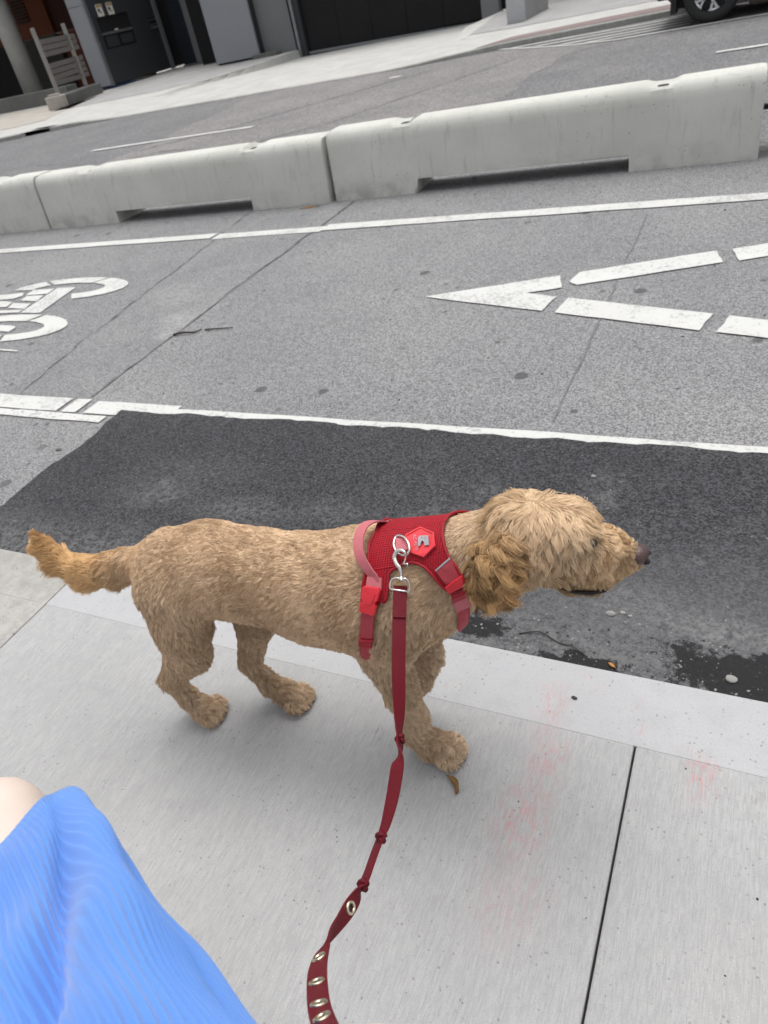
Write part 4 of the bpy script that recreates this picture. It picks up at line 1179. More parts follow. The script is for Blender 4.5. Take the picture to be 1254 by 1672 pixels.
off = (hp - gp[cl])[:, None, :]
target = gc[cl] + off * 0.22
stray = rng.random(len(hp)) < 0.05
legs_ = hW[:, [KEYS.index(k) for k in ('thigh', 'arm', 'foot')]].sum(1)
cf = ((0.48 + 0.39 * long_ + 0.22 * legs_ - 0.45 * hW[:, KEYS.index('tail')]) * np.where(stray, 0.15, 1.0))[:, None, None] * u ** 1.3 * (0.75 + 0.25 * rng.random(len(hp)))[:, None, None]
pts = own * (1 - cf) + target * cf
pts[:, :, 2] = np.maximum(pts[:, :, 2], 0.002)
n = len(hp)
hc = bpy.data.hair_curves.new('fur')
hc.add_curves([K] * n)
hc.attributes['position'].data.foreach_set('vector', pts.astype(np.float32).ravel())
rad = hc.attributes.get('radius') or hc.attributes.new('radius', 'FLOAT', 'POINT')
base_r = (0.00036 + 0.00012 * rng.random(n))[:, None] * np.array([1.0, 1.0, 0.95, 0.85, 0.7, 0.5, 0.2])[None]
rad.data.foreach_set('value', base_r.astype(np.float32).ravel())
tone = np.clip(0.54 + (0.23 + 0.10 * long_) * rng.normal(size=NG)[cl] + 0.18 * rng.normal(size=n) + 0.25 * wavy(hp * 0.35), 0, 1)[:, None]
colr = (hW @ G_lt) * tone + (hW @ G_dk) * (1 - tone)
def near(c, r): return np.exp(-(((hp - np.array(c)) / np.array(r)) ** 2).sum(1))[:, None]
def toward(col, w):
    global colr
    colr = colr * (1 - w) + np.array(col) * w
tb_ = (hW[:, KEYS.index('tail')] * np.clip((hp[:, 0] + 0.47) / 0.10, 0, 1))[:, None]
colr = colr * (1 - tb_) + (G_lt[0] * tone + G_dk[0] * (1 - tone)) * tb_
toward((.50, .33, .17), 0.45 * near((0.40, 0, 0.61), (.03, .2, .05)))
for sd in (-1, 1):
    toward((.10, .06, .03), 0.85 * near((0.532, sd * 0.036, 0.602), (.016, .02, .011)))      # eye corner
toward((.13, .09, .06), 0.75 * near((0.582, 0, 0.566), (.018, .03, .010)))                    # dark hair behind the nose
col_a = hc.attributes.new('tint', 'FLOAT_COLOR', 'CURVE')
col_a.data.foreach_set('color', np.concatenate([colr, np.ones((n, 1))], 1).astype(np.float32).ravel())
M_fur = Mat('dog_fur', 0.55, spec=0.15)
at = M_fur.node('ShaderNodeAttribute'); at.attribute_name = 'tint'
hi_ = M_fur.node('ShaderNodeHairInfo')
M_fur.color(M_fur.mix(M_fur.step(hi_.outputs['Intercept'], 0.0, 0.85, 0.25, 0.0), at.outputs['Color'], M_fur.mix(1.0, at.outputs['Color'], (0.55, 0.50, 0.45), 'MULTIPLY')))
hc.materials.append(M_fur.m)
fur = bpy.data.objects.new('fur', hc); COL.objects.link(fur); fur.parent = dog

# claws
M_claw = plain('dark_claw', (0.03, 0.022, 0.018), 0.4)
for (px, py, dx, dy) in ((-0.336, -0.031, 0.985, 0.0), (-0.135, 0.036, 0.97, -0.10), (0.246, -0.039, 0.99, -0.05)):
    for t in (-1.5, -0.5, 0.5, 1.5):
        ox, oy = px - dy * t * 0.0148 - 0.006, py + dx * t * 0.0148
        ln = 0.028 - 0.005 * (abs(t) > 1)
        MB().tube([(ox + dx * ln, oy + dy * ln, 0.013), (ox + dx * (ln + 0.006), oy + dy * ln, 0.010), (ox + dx * (ln + 0.010), oy + dy * ln, 0.004)], [0.0024, 0.002, 0.0006], 8).build('claw', M_claw, dog, smooth=True)
# nose, eyes, mouth line
M_nose = plain('nose_leather', (0.07, 0.038, 0.035), 0.35, var=0.3, scale=60, spec=0.5, bump=0.3, bscale=300)
M_eye = Mat('eye_dark', 0.08, (0.012, 0.008, 0.006), 0, 0.7).m
M_lip = plain('dark_lip', (0.015, 0.012, 0.012), 0.5)
def blob(name, c, r, m_, parent, squash=None, rot=None):
    bm = bmesh.new(); bmesh.ops.create_uvsphere(bm, u_segments=20, v_segments=14, radius=1)
    for v in bm.verts:
        p = Vector((v.co.x * r[0], v.co.y * r[1], v.co.z * r[2]))
        if squash: p = squash(p)
        v.co = (rot @ p if rot else p) + Vector(c)
    me = bpy.data.meshes.new(name); bm.to_mesh(me); bm.free()
    for p in me.polygons: p.use_smooth = True
    me.materials.append(m_); o = bpy.data.objects.new(name, me); COL.objects.link(o); o.parent = parent; return o
def nose_shape(p):
    p = p.copy()
    if p.z < 0: p.y *= 0.75 + 0.25 * (1 + p.z / 0.016); p.x *= 0.85
    return p
nose = blob('nose', (0.597, 0, 0.554), (0.0155, 0.0195, 0.0165), M_nose, dog, nose_shape, Matrix.Rotation(-0.25, 3, 'Y'))
for sd in (-1, 1):
    blob('nostril', (0.608, sd * 0.0095, 0.550), (0.006, 0.005, 0.0045), M_lip, nose)
    blob('eye', (0.531, -0.0355 if sd < 0 else 0.0315, 0.604), (0.0105, 0.0075, 0.008), M_eye, dog)
for sd in (-1, 1):
    MB().tube([(0.480, sd * 0.033, 0.507), (0.503, sd * 0.033, 0.500), (0.530, sd * 0.029, 0.496), (0.550, sd * 0.022, 0.498), (0.558, sd * 0.014, 0.504)], [0.0015, 0.003, 0.004, 0.004, 0.002], 8).build('lip', M_lip, dog, smooth=True)
# ------------------------------------------------------------------ red harness worn by the dog
def mesh_fabric():
    m = Mat('red_mesh_fabric', 0.75, spec=0.2)
    uv = m.uv()
    hx = m.voro(230, m.scaled((1, 1, 1), uv), rnd=0.15)
    n = m.noise(6, 3, vec=uv)
    c = m.mix(m.step(hx, 0.25, 0.60), (0.15, 0.005, 0.010), (0.42, 0.014, 0.026))
    c = m.mix(m.step(n, 0.35, 0.7, 0, 0.35), c, (0.40, 0.012, 0.025))
    m.color(c); m.bump(hx, 0.5, 0.001)
    return m.m
def webbing(name, c0, c1, sc=260.0, axis='Y', rough=0.6):
    m = Mat(name, rough, spec=0.25)
    uv = m.uv()
    w = m.wave(sc, uv, 0.6, axis, 2.0)
    w2 = m.noise(40, 3, vec=uv)
    c = m.mix(w, c0, c1); c = m.mix(m.step(w2, 0.4, 0.7, 0, 0.3), c, tuple(0.75 * x for x in c1))
    m.color(c); m.bump(w, 0.4, 0.0006)
    return m.m
M_vest = mesh_fabric()
M_pipe = plain('red_piping', (0.30, 0.012, 0.022), 0.6, var=0.15, scale=80)
M_webp = webbing('pink_red_webbing', (0.46, 0.11, 0.13), (0.62, 0.20, 0.22))
M_webr = webbing('red_webbing', (0.34, 0.035, 0.05), (0.46, 0.07, 0.085))
M_buck = plain('red_buckle_plastic', (0.62, 0.022, 0.035), 0.35, var=0.06, scale=30, spec=0.5)
M_hex = plain('coral_rubber', (0.72, 0.055, 0.07), 0.5, var=0.05, scale=30)
M_grey = plain('grey_print', (0.34, 0.35, 0.37), 0.5, var=0.1)
M_nick = plain('nickel', (0.66, 0.64, 0.60), 0.25, 1.0, 0.06, 40)
harness = empty('dog_harness', DOG_AT, DOG_YAW)
tag(harness, 'red mesh harness with hexagon badge and buckles strapped on the dog', 'harness')

def sheet(name, rows_th, fL, fR, off, m_, nc=14, mirror=False, thick=0.0025, parent=harness, fn=None):
    """fabric panel between two edges; the edge curls slightly down to the coat"""
    rows_th = np.asarray(rows_th, float); nr = len(rows_th)
    uu = np.linspace(0, 1, nc)
    L = np.interp(rows_th, *fL); Rr = np.interp(rows_th, *fR)
    S_ = L[:, None] + (Rr - L)[:, None] * uu[None]
    TH = np.repeat(rows_th[:, None], nc, 1)
    if mirror: TH = 180 - TH
    o_ = off - 0.0018 * (np.abs(uu * 2 - 1) ** 6)[None]
    top = body_point(S_, TH, o_ + 0 * S_, fn); bot = body_point(S_, TH, o_ + 0 * S_ - thick, fn)
    V = np.concatenate([top.reshape(-1, 3), bot.reshape(-1, 3)]); n = nr * nc
    uv1 = np.stack([S_ * 1.0, np.radians(TH) * 0.12], -1).reshape(-1, 2); UV = np.concatenate([uv1, uv1])
    F = []
    for i in range(nr - 1):
        for j in range(nc - 1):
            a = i * nc + j; q = (a, a + 1, a + nc + 1, a + nc)
            F.append(q); F.append(tuple(x + n for x in q[::-1]))
    def side(idx):
        for a, b in zip(idx[:-1], idx[1:]): F.append((a, b, b + n, a + n))
    side([j for j in range(nc)]); side([(nr - 1) * nc + j for j in range(nc)][::-1])
    side([i * nc for i in range(nr)][::-1]); side([i * nc + nc - 1 for i in range(nr)])
    if mirror: F = [f[::-1] for f in F]
    return mesh_obj(name, V, F, m_, parent, smooth=True, uvs=UV)
for mir in (False, True):
    sheet('vest_panel', np.linspace(90, 55, 26), V_REAR, V_FRONT, 0.0095, M_vest, 30, mir)
    sheet('vest_panel', np.linspace(55.0, 26, 22), V_REAR, A_REAR, 0.0095, M_vest, 12, mir)
    sheet('vest_panel', np.linspace(55.0, -3, 40), A_FRONT, V_FRONT, 0.0095, M_vest, 12, mir)
    def piping(pts):
        P = body_point(np.array([p[0] for p in pts]), np.array([180 - p[1] if mir else p[1] for p in pts]), 0.0085)
        MB().tube([tuple(p) for p in P], 0.0026, 8).build('piping', M_pipe, harness, smooth=True)
    T1 = np.linspace(90, 26, 40); piping([(float(np.interp(t, *V_REAR)), t) for t in T1])
    T1 = np.linspace(90, -3, 50); piping([(float(np.interp(t, *V_FRONT)), t) for t in T1])
    arch = [(float(np.interp(t, *A_REAR)), t) for t in np.concatenate([np.linspace(26, 52, 16), np.linspace(52.4, 55, 8)])] + [(float(np.interp(t, *A_FRONT)), t) for t in np.concatenate([np.linspace(55, 50, 8), np.linspace(49, -3, 34)])]
    piping(arch)
    # girth strap under the chest, breast strap
    c_ = ([-90, -40, -20, -12, 0, 20, 42, 50], [.150, .156, .164, .170, .176, .188, .196, .197])
    lo = (c_[0], [x - 0.0115 for x in c_[1]]); hi_e = (c_[0], [x + 0.0115 for x in c_[1]])
    sheet('girth_strap', np.linspace(22, -88, 60), lo, hi_e, 0.0085, M_webr, 6, mir, 0.002, fn=trunk_sdf)
    b_ = ([-75, -50, -28, 0, 8], [.318, .332, .3385, .3365, .335])
    sheet('breast_strap', np.linspace(2, -72, 40), (b_[0], [x - 0.0105 for x in b_[1]]), (b_[0], [x + 0.0105 for x in b_[1]]), 0.0115, M_webr, 6, mir, 0.002)

def patch(name, corners, poly, off0, off1, m_, parent=harness, n_sub=3, bevel=0.0):
    """solid plate on the coat: outline poly in the unit square of four (s, th) corners"""
    c = np.array(corners, float)
    pl = []
    for a, b in zip(poly, poly[1:] + poly[:1]):
        for k in range(n_sub): pl.append((a[0] + (b[0] - a[0]) * k / n_sub, a[1] + (b[1] - a[1]) * k / n_sub))
    pl = np.array(pl); u_, v_ = pl[:, :1], pl[:, 1:]
    st_ = c[0] * (1 - u_) * (1 - v_) + c[1] * u_ * (1 - v_) + c[2] * u_ * v_ + c[3] * (1 - u_) * v_
    top = body_point(st_[:, 0], st_[:, 1], off1); bot = body_point(st_[:, 0], st_[:, 1], off0)
    n = len(pl)
    ar = sum(pl[i][0] * pl[(i + 1) % n][1] - pl[(i + 1) % n][0] * pl[i][1] for i in range(n))
    bm = bmesh.new()
    tv = [bm.verts.new(p) for p in top]; bv = [bm.verts.new(p) for p in bot]
    f = bm.faces.new(tv); g = bm.faces.new(bv[::-1])
    for i in range(n): bm.faces.new((tv[i], bv[i], bv[(i + 1) % n], tv[(i + 1) % n]))
    bmesh.ops.recalc_face_normals(bm, faces=bm.faces)
    if bevel: bmesh.ops.bevel(bm, geom=[e for e in f.edges], offset=bevel, segments=2, affect='EDGES', profile=0.5)
    big = [x for x in bm.faces if len(x.verts) > 4]
    for x in big: x.normal_update()
    bmesh.ops.triangulate(bm, faces=big)
    me = bpy.data.meshes.new(name); bm.to_mesh(me); bm.free(); me.materials.append(m_)
    o = bpy.data.objects.new(name, me); COL.objects.link(o); o.parent = parent
    lay = me.uv_layers.new(name='uv')
    co = np.zeros(len(me.vertices) * 3, np.float32); me.vertices.foreach_get('co', co); co = co.reshape(-1, 3)
    li = np.zeros(len(me.loops), np.int32); me.loops.foreach_get('vertex_index', li)
    lay.data.foreach_set('uv', co[li][:, [0, 2]].ravel())
    return o
SQ = [(0, 0), (1, 0), (1, 1), (0, 1)]
# rear side-release buckle with its two webbing ends
patch('webbing_end', [(.186, 50), (.211, 47), (.212, 37), (.184, 40)], SQ, 0.009, 0.0135, M_webp)
bk = patch('buckle', [(.180, 43.5), (.213, 38.5), (.202, 18), (.173, 24)],
           [(0.10, 0.0), (0.90, 0.0), (1.0, 0.10), (1.0, 0.46), (0.90, 0.50), (0.90, 0.60), (1.0, 0.66), (1.0, 0.92), (0.93, 1.0), (0.07, 1.0), (0.0, 0.92), (0.0, 0.66), (0.10, 0.60), (0.10, 0.50), (0.0, 0.46), (0.0, 0.10)], 0.009, 0.0195, M_buck, bevel=0.0022)
patch('buckle_rib', [(.184, 38), (.209, 34), (.205, 27), (.180, 31)], [(0.2, 0), (0.8, 0), (0.72, 1), (0.28, 1)], 0.0195, 0.0208, M_buck, bk)
patch('webbing_end', [(.176, 24), (.201, 20), (.188, -4), (.165, -1)], SQ, 0.009, 0.0125, M_webr)
patch('slider', [(.163, -2), (.189, -5), (.184, -12), (.160, -8)], SQ, 0.009, 0.016, M_pipe, bevel=0.001)
# front strap: webbing through a slider
patch('seam_binding', [(.300, 37.5), (.324, 44.5), (.3255, 42), (.3015, 35.5)], SQ, 0.0095, 0.0118, M_grey)
patch('webbing_end', [(.303, 35), (.327, 41), (.341, 16), (.318, 16)], SQ, 0.0095, 0.0135, M_webr)
sl = patch('slider', [(.316, 15), (.345, 19), (.350, 4), (.322, 4)], [(0, 0.1), (0.5, 0.0), (1, 0.05), (1, 0.95), (0, 1.0)], 0.0095, 0.0175, M_buck, bevel=0.0015)
patch('webbing_end', [(.324, 3), (.349, 1), (.350, -12), (.326, -12)], SQ, 0.0095, 0.0150, M_webr)
patch('webbing_fold', [(.325, 1.5), (.349, -0.5), (.350, -5), (.3255, -4)], SQ, 0.0150, 0.0172, M_pipe)
patch('webbing_end', [(.326, -12), (.350, -12), (.352, -29), (.327, -29)], SQ, 0.0095, 0.0138, M_webp)
# hexagon badge with raised rim, grey emblem and lettering
HEX = [(.266, 86.1), (.293, 76), (.299, 61.7), (.281, 54.2), (.257, 62.3), (.242, 80.1)]
hc_ = np.mean(np.array(HEX), 0)
UN = [(0, 0), (1, 0), (1, 1), (0, 1)]
BOX = [(.23, 90), (.31, 90), (.31, 50), (.23, 50)]
touv = lambda p: ((p[0] - .23) / .08, (90 - p[1]) / 40.0)
badge = patch('badge', BOX, [touv(p) for p in HEX], 0.0095, 0.0135, M_hex, n_sub=4)
inner = [tuple(hc_ + (np.array(p) - hc_) * 0.90) for p in HEX]
outer = [tuple(hc_ + (np.array(p) - hc_) * 0.985) for p in HEX]
def rim_strip(A_, B_, off0, off1, m_, name):
    n = len(A_)
    for i in range(n):
        patch(name, [A_[i], A_[(i + 1) % n], B_[(i + 1) % n], B_[i]], SQ, off0, off1, m_, badge)
rim_strip(outer, inner, 0.0130, 0.0150, M_hex, 'badge_rim')
LOGO = [(.267, 74.3), (.270, 75.6), (.284, 74.2), (.288, 64.3), (.2805, 64.9), (.2785, 68.5), (.2755, 70.3), (.2735, 69.0), (.273, 65.6), (.2695, 66.0)]
patch('emblem', BOX, [touv(p) for p in LOGO], 0.0136, 0.0150, M_grey, badge)
for (a, b) in ((.2735, 73.2), (.2795, 72.4)):
    patch('emblem_dot', BOX, [touv((a + 0.0009 * math.cos(t), b + 0.7 * math.sin(t))) for t in np.linspace(0, 5.5, 8)], 0.0150, 0.0156, M_hex, badge, 1)
def lettering(txt, s0, th0, s1, th1, size, name):
    cu = bpy.data.curves.new(name, 'FONT'); cu.body = txt; cu.size = 1.0; cu.fill_mode = 'FRONT'
    o = bpy.data.objects.new(name, cu); COL.objects.link(o)
    dg = bpy.context.evaluated_depsgraph_get(); me = bpy.data.meshes.new_from_object(o.evaluated_get(dg))
    bpy.data.objects.remove(o)
    co = np.zeros(len(me.vertices) * 3); me.vertices.foreach_get('co', co); co = co.reshape(-1, 3)
    wd = co[:, 0].max(); t = co[:, 0] / wd
    s_ = s0 + (s1 - s0) * t + co[:, 1] * size
    th = th0 + (th1 - th0) * t - co[:, 1] * size * 120
    P = body_point(s_, th, 0.0142)
    me.vertices.foreach_set('co', P.ravel()); me.update(); me.materials.clear(); me.materials.append(M_grey)
    ob = bpy.data.objects.new(name, me); COL.objects.link(ob); ob.parent = badge
lettering('RC PETS', .2565, 78.5, .2655, 62.9, 0.0075, 'lettering')
# D-ring held by a pale webbing tab
patch('ring_tab', [(.226, 79), (.250, 76), (.254, 66), (.230, 67)], SQ, 0.0095, 0.0130, M_webp)
ringp = [(0.2286, -0.038, 0.5721), (0.2239, -0.0279, 0.5756), (0.226, -0.0151, 0.5799), (0.2398, -0.0215, 0.585), (0.2511, -0.0334, 0.5847), (0.2564, -0.0448, 0.5801), (0.2532, -0.0506, 0.5751), (0.2436, -0.0505, 0.5712), (0.2341, -0.045, 0.5712)]
def smooth_path(pts, n=6, closed=False):
    pts = [Vector(p) for p in pts]; out = []
    m_ = len(pts)
    rngi = range(m_ if closed else m_ - 1)
    for i in rngi:
        if closed: p0, p1, p2, p3 = pts[(i - 1) % m_], pts[i], pts[(i + 1) % m_], pts[(i + 2) % m_]
        else: p0, p1, p2, p3 = pts[max(i - 1, 0)], pts[i], pts[i + 1], pts[min(i + 2, m_ - 1)]
        for k in range(n):
            t = k / n
            out.append(0.5 * ((2 * p1) + (p2 - p0) * t + (2 * p0 - 5 * p1 + 4 * p2 - p3) * t * t + (3 * p1 - p0 - 3 * p2 + p3) * t ** 3))
    if not closed: out.append(pts[-1])
    else: out += [out[0], out[1]]
    return out
lift = lambda pts, d: [(x + 0.1 * d, y - d * 0.75, z + d * 0.65) for x, y, z in pts]
MB().tube(smooth_path(lift(ringp, 0.006), 6, True), 0.0021, 10, False).build('d_ring', M_nick, harness, smooth=True)
# grab handle arching over the back of the vest
hp_ = smooth_path([(0.203, 0.022, 0.5646), (0.1904, 0.0332, 0.5666), (0.1829, 0.023299999999999998, 0.5781), (0.1749, 0.008799999999999999, 0.5883), (0.1677, -0.0054, 0.5919), (0.1648, -0.02, 0.5899), (0.1649, -0.034300000000000004, 0.5843), (0.169, -0.0505, 0.5758), (0.1761, -0.062400000000000004, 0.5665), (0.187, -0.0716, 0.5553), (0.1957, -0.0767, 0.5453), (0.1997, -0.0818, 0.5375)], 5)
V, F, UV = [], [], []
for i, p in enumerate(hp_):
    a = hp_[max(i - 1, 0)]; b = hp_[min(i + 1, len(hp_) - 1)]; t = (b - a).normalized()
    q = i / (len(hp_) - 1)
    wd = Vector((0.95, -0.12 - 0.2 * q, 0.15)); wd = (wd - t * wd.dot(t)).normalized(); nn = t.cross(wd)
    if nn.dot(Vector((0, -0.6, 0.8))) < 0: nn = -nn
    for sx, sy in ((-1, -1), (1, -1), (1, 1), (-1, 1)):
        V.append(p + wd * sx * 0.0095 + nn * sy * 0.0012); UV.append((sx * 0.0095, i * 0.004))
for i in range(len(hp_) - 1):
    for k in range(4):
        a = i * 4 + k; b = i * 4 + (k + 1) % 4; F.append((a, b, b + 4, a + 4))
F += [(3, 2, 1, 0), tuple(len(V) - 4 + k for k in range(4))]
mesh_obj('grab_handle', V, F, M_webp, harness, uvs=UV)

# ------------------------------------------------------------------ leash: strap, bolt snap, knots, grommets
leash = empty('leash', (0, 0, 0))
tag(leash, 'dark red webbing leash with knots and brass grommets clipped to the harness', 'leash')
ca, sa = math.cos(DOG_YAW), math.sin(DOG_YAW)
def d2w(p): return (DOG_AT[0] + ca * p[0] - sa * p[1], DOG_AT[1] + sa * p[0] + ca * p[1], p[2])
hook = [(0.2522, -0.054, 0.575), (0.2503, -0.0514, 0.5793), (0.2427, -0.0483, 0.5802), (0.2352, -0.0491, 0.5761), (0.2326, -0.0544, 0.5693), (0.2369, -0.0622, 0.5642), (0.2434, -0.0675, 0.5595), (0.2462, -0.0724, 0.5541), (0.2466, -0.0771, 0.5484)]
hk = [d2w(p) for p in lift(hook, 0.008)]
snap = MB()
sp_ = smooth_path(hk, 5)
snap.tube(sp_, [float(np.interp(i / (len(sp_) - 1), [0, .2, .5, .7, 1], [.0016, .0026, .0040, .0036, .0028])) for i in range(len(sp_))], 12)
snap_o = snap.build('snap_hook', M_nick, leash, smooth=True)
gate = [d2w(p) for p in lift([(0.2523, -0.0544, 0.5747), (0.2512, -0.0579, 0.569), (0.2486, -0.0644, 0.5634)], 0.007)]
MB().tube(smooth_path(gate, 4), 0.0015, 8).build('gate', M_nick, snap_o, smooth=True)
kn = [d2w(p) for p in lift([(0.2495, -0.0668, 0.5669), (0.2571, -0.0678, 0.5697), (0.2577, -0.0706, 0.5666)], 0.003)]
MB().tube(kn, 0.0016, 8).build('thumb_stud', M_nick, snap_o, smooth=True)
sw = d2w(lift([(0.2466, -0.0771, 0.5484)], 0.008)[0]); sw2 = d2w(lift([(0.2474, -0.0815, 0.5462)], 0.008)[0])
MB().tube([sw, sw2], [0.0042, 0.0042], 14).build('swivel', M_nick, snap_o, smooth=False)
eye_ = [d2w(p) for p in lift([(0.2295, -0.0902, 0.5336), (0.2286, -0.0854, 0.5392), (0.232, -0.0796, 0.5456), (0.2417, -0.0786, 0.5481), (0.2474, -0.0815, 0.5462), (0.2534, -0.0787, 0.548), (0.2594, -0.0809, 0.543), (0.2606, -0.085, 0.5368), (0.2592, -0.0895, 0.5302)], 0.008)]
MB().tube(smooth_path(eye_, 5) + smooth_path([eye_[-1], eye_[0]], 3), 0.0019, 10).build('strap_eye', M_nick, snap_o, smooth=True)
# LEASH DATA
LEASH_P = [(-0.4446, 0.7037, 0.5373), (-0.4346, 0.6669, 0.5173), (-0.4194, 0.6171, 0.4912), (-0.4066, 0.5776, 0.4703), (-0.3931, 0.5395, 0.4505), (-0.3841, 0.5136, 0.4446), (-0.3773, 0.5007, 0.4416), (-0.372, 0.4859, 0.4411), (-0.3642, 0.4606, 0.4402), (-0.36, 0.4253, 0.4219), (-0.3584, 0.3925, 0.4082), (-0.3586, 0.3753, 0.4054), (-0.3597, 0.3552, 0.4), (-0.358, 0.334, 0.3998), (-0.3569, 0.313, 0.4001), (-0.3571, 0.2995, 0.4016), (-0.3587, 0.28, 0.4057), (-0.3582, 0.255, 0.4187), (-0.3583, 0.2347, 0.4292), (-0.3549, 0.2165, 0.4395), (-0.3373, 0.1913, 0.4737), (-0.3137, 0.1672, 0.5133), (-0.2839, 0.1427, 0.5647), (-0.2595, 0.126, 0.6038), (-0.2248, 0.1061, 0.657), (-0.1769, 0.0861, 0.7174)]
LEASH_W = [(0.912, 0.357, -0.203), (0.91, 0.367, -0.193), (0.774, 0.468, -0.427), (0.669, 0.511, -0.54), (0.441, 0.463, -0.769), (0.161, 0.282, -0.946), (0.155, 0.189, -0.97), (0.125, 0.077, -0.989), (0.906, 0.046, 0.42), (0.923, -0.096, 0.373), (0.793, -0.169, 0.585), (0.683, -0.178, 0.708), (0.679, -0.09, 0.729), (0.668, 0.046, 0.743), (0.649, 0.058, 0.758), (0.098, -0.171, -0.98), (0.405, -0.337, -0.85), (0.132, -0.456, -0.88), (-0.137, -0.481, -0.866), (0.645, 0.677, 0.356), (0.737, 0.675, 0.04), (0.763, 0.637, -0.108), (0.763, 0.622, -0.174), (0.626, 0.775, -0.093), (0.442, 0.897, -0.007), (0.057, 0.96, 0.273)]
LP = [Vector(p) for p in LEASH_P]; LW = [Vector(p) for p in LEASH_W]
for i in range(1, len(LW)):
    if LW[i].dot(LW[i - 1]) < 0: LW[i] = -LW[i]
cp = smooth_path(LP, 8); cw = [w.normalized() for w in smooth_path(LW, 8)]
def ribbon(cp, cw, half, th):
    V, F, UV = [], [], []
    ln = 0.0
    for i, (p, w) in enumerate(zip(cp, cw)):
        a = cp[max(i - 1, 0)]; b = cp[min(i + 1, len(cp) - 1)]; t = (b - a).normalized()
        if i: ln += (p - cp[i - 1]).length
        w = (w - t * w.dot(t)).normalized(); nn = t.cross(w)
        cup = 0.0
        for sx in (-1, -0.5, 0, 0.5, 1):
            V.append(p + w * sx * half + nn * th); UV.append((sx * half, ln))
        for sx in (1, 0.5, 0, -0.5, -1):
            V.append(p + w * sx * half - nn * th); UV.append((sx * half, ln))
    n = 10
    for i in range(len(cp) - 1):
        for k in range(n):
            a = i * n + k; b = i * n + (k + 1) % n; F.append((a, b, b + n, a + n))
    F += [tuple(range(n))[::-1], tuple(range((len(cp) - 1) * n, len(cp) * n))]
    return V, F, UV
M_leash = webbing('dark_red_webbing', (0.095, 0.002, 0.008), (0.165, 0.006, 0.014), 420.0)
V, F, UV = ribbon(cp, cw, 0.0108, 0.0011)
mesh_obj('strap', V, F, M_leash, leash, uvs=UV)
# stitched double layer where the strap loops through the eye
V, F, UV = ribbon([p + Vector((0.002, -0.003, 0.0015)) for p in cp[:10]], cw[:10], 0.0106, 0.0011)
mesh_obj('strap_fold', V, F, M_leash, leash, uvs=UV)
def knot(c, axis, r, seed):
    """a tight overhand lump: strap wound twice round itself"""
    rr = random.Random(seed); axis = axis.normalized(); u_ = axis.orthogonal().normalized(); v_ = axis.cross(u_)
    pts, rad_ = [], []
    N = 26
    for i in range(N):
        t = i / (N - 1); a = t * 2 * math.pi * 1.55 + rr.random() * 0.2
        pts.append(Vector(c) + (u_ * math.cos(a) + v_ * math.sin(a)) * r * (0.8 + 0.12 * math.sin(a * 2)) + axis * (t - 0.5) * r * 1.6)
        rad_.append(r * (0.55 + 0.1 * math.sin(i)))
    mb = MB().tube(pts, rad_, 8)
    mb.tube([Vector(c) - axis * r * 1.2, Vector(c), Vector(c) + axis * r * 1.2], [r * 0.55, r * 0.95, r * 0.5], 10)
    mb.build('knot', M_leash, leash, smooth=True)
for (i, r, sd) in ((6, 0.0062, 1), (11, 0.0066, 2), (14, 0.0066, 3)):
    knot(LP[i], LP[i + 1] - LP[i - 1], r, sd)
M_brass = plain('brass_grommet', (0.70, 0.63, 0.47), 0.28, 1.0, 0.1, 60)
def grommet(k, f_=0.0):
    i = int(k * 8); p, w = cp[i], cw[i]; t = (cp[i + 1] - cp[i - 1]).normalized(); w = (w - t * w.dot(t)).normalized(); nn = t.cross(w)
    mb = MB()
    for sgn in (-1, 1):
        pts = [p + nn * sgn * 0.0016 + (t * math.cos(a) + w * math.sin(a)) * 0.0066 for a in np.linspace(0, 2 * math.pi, 25)]
        mb.tube(pts, 0.0021, 8, False)
    o = mb.build('grommet', M_brass, leash, smooth=True)
    mb = MB(); 
    for sgn in (-1, 1):
        mb.add([p + nn * sgn * 0.0014 + (t * math.cos(a) + w * math.sin(a)) * 0.0042 for a in np.linspace(0, 2 * math.pi, 17)[:-1]], [tuple(range(16))])
    mb.build('eyelet_hole', M_lip, o)
for k in (16.0, 19.55, 20.9, 22.0, 22.9, 23.8): grommet(k)
# ------------------------------------------------------------------ the person holding the leash (mostly outside the frame): raised knee in blue corduroy shorts
def field(bones, k=0.03):
    b = np.array(bones, float)
    def fn(P):
        D = None
        for q in b:
            a, e = q[0:3], q[4:7]; ab = e - a
            t = np.clip(((P - a) @ ab) / (ab @ ab), 0, 1)
            d = np.linalg.norm(P - a - t[:, None] * ab, axis=1) - (q[3] + (q[7] - q[3]) * t)
            if D is None: D = d; continue
            h = np.clip(0.5 + 0.5 * (D - d) / k, 0, 1); D = D * (1 - h) + d * h - k * h * (1 - h)
        return D
    return fn
def links(pts): return [(*p, *q) for p, q in zip(pts[:-1], pts[1:])]
HIP = (-0.296, -0.011, 0.709); KNEE = (-0.705, 0.150, 0.615)
body_b = links([(*HIP, .075), (-0.50, 0.07, 0.665, .060), (*KNEE, .057), (-0.715, 0.135, 0.50, .054), (-0.712, 0.12, 0.38, .050), (-0.700, 0.105, 0.20, .034), (-0.695, 0.10, 0.09, .034)])
body_b += links([(-0.690, 0.10, 0.055, .036), (-0.80, 0.125, 0.040, .034), (-0.885, 0.14, 0.030, .024)])
body_b += links([(-0.215, -0.215, 0.715, .085), (-0.13, -0.26, 0.56, .072), (-0.06, -0.30, 0.42, .056), (0.02, -0.30, 0.28, .048), (0.10, -0.30, 0.11, .034)])
body_b += links([(0.10, -0.30, 0.060, .036), (-0.01, -0.29, 0.042, .034), (-0.09, -0.28, 0.032, .024)])
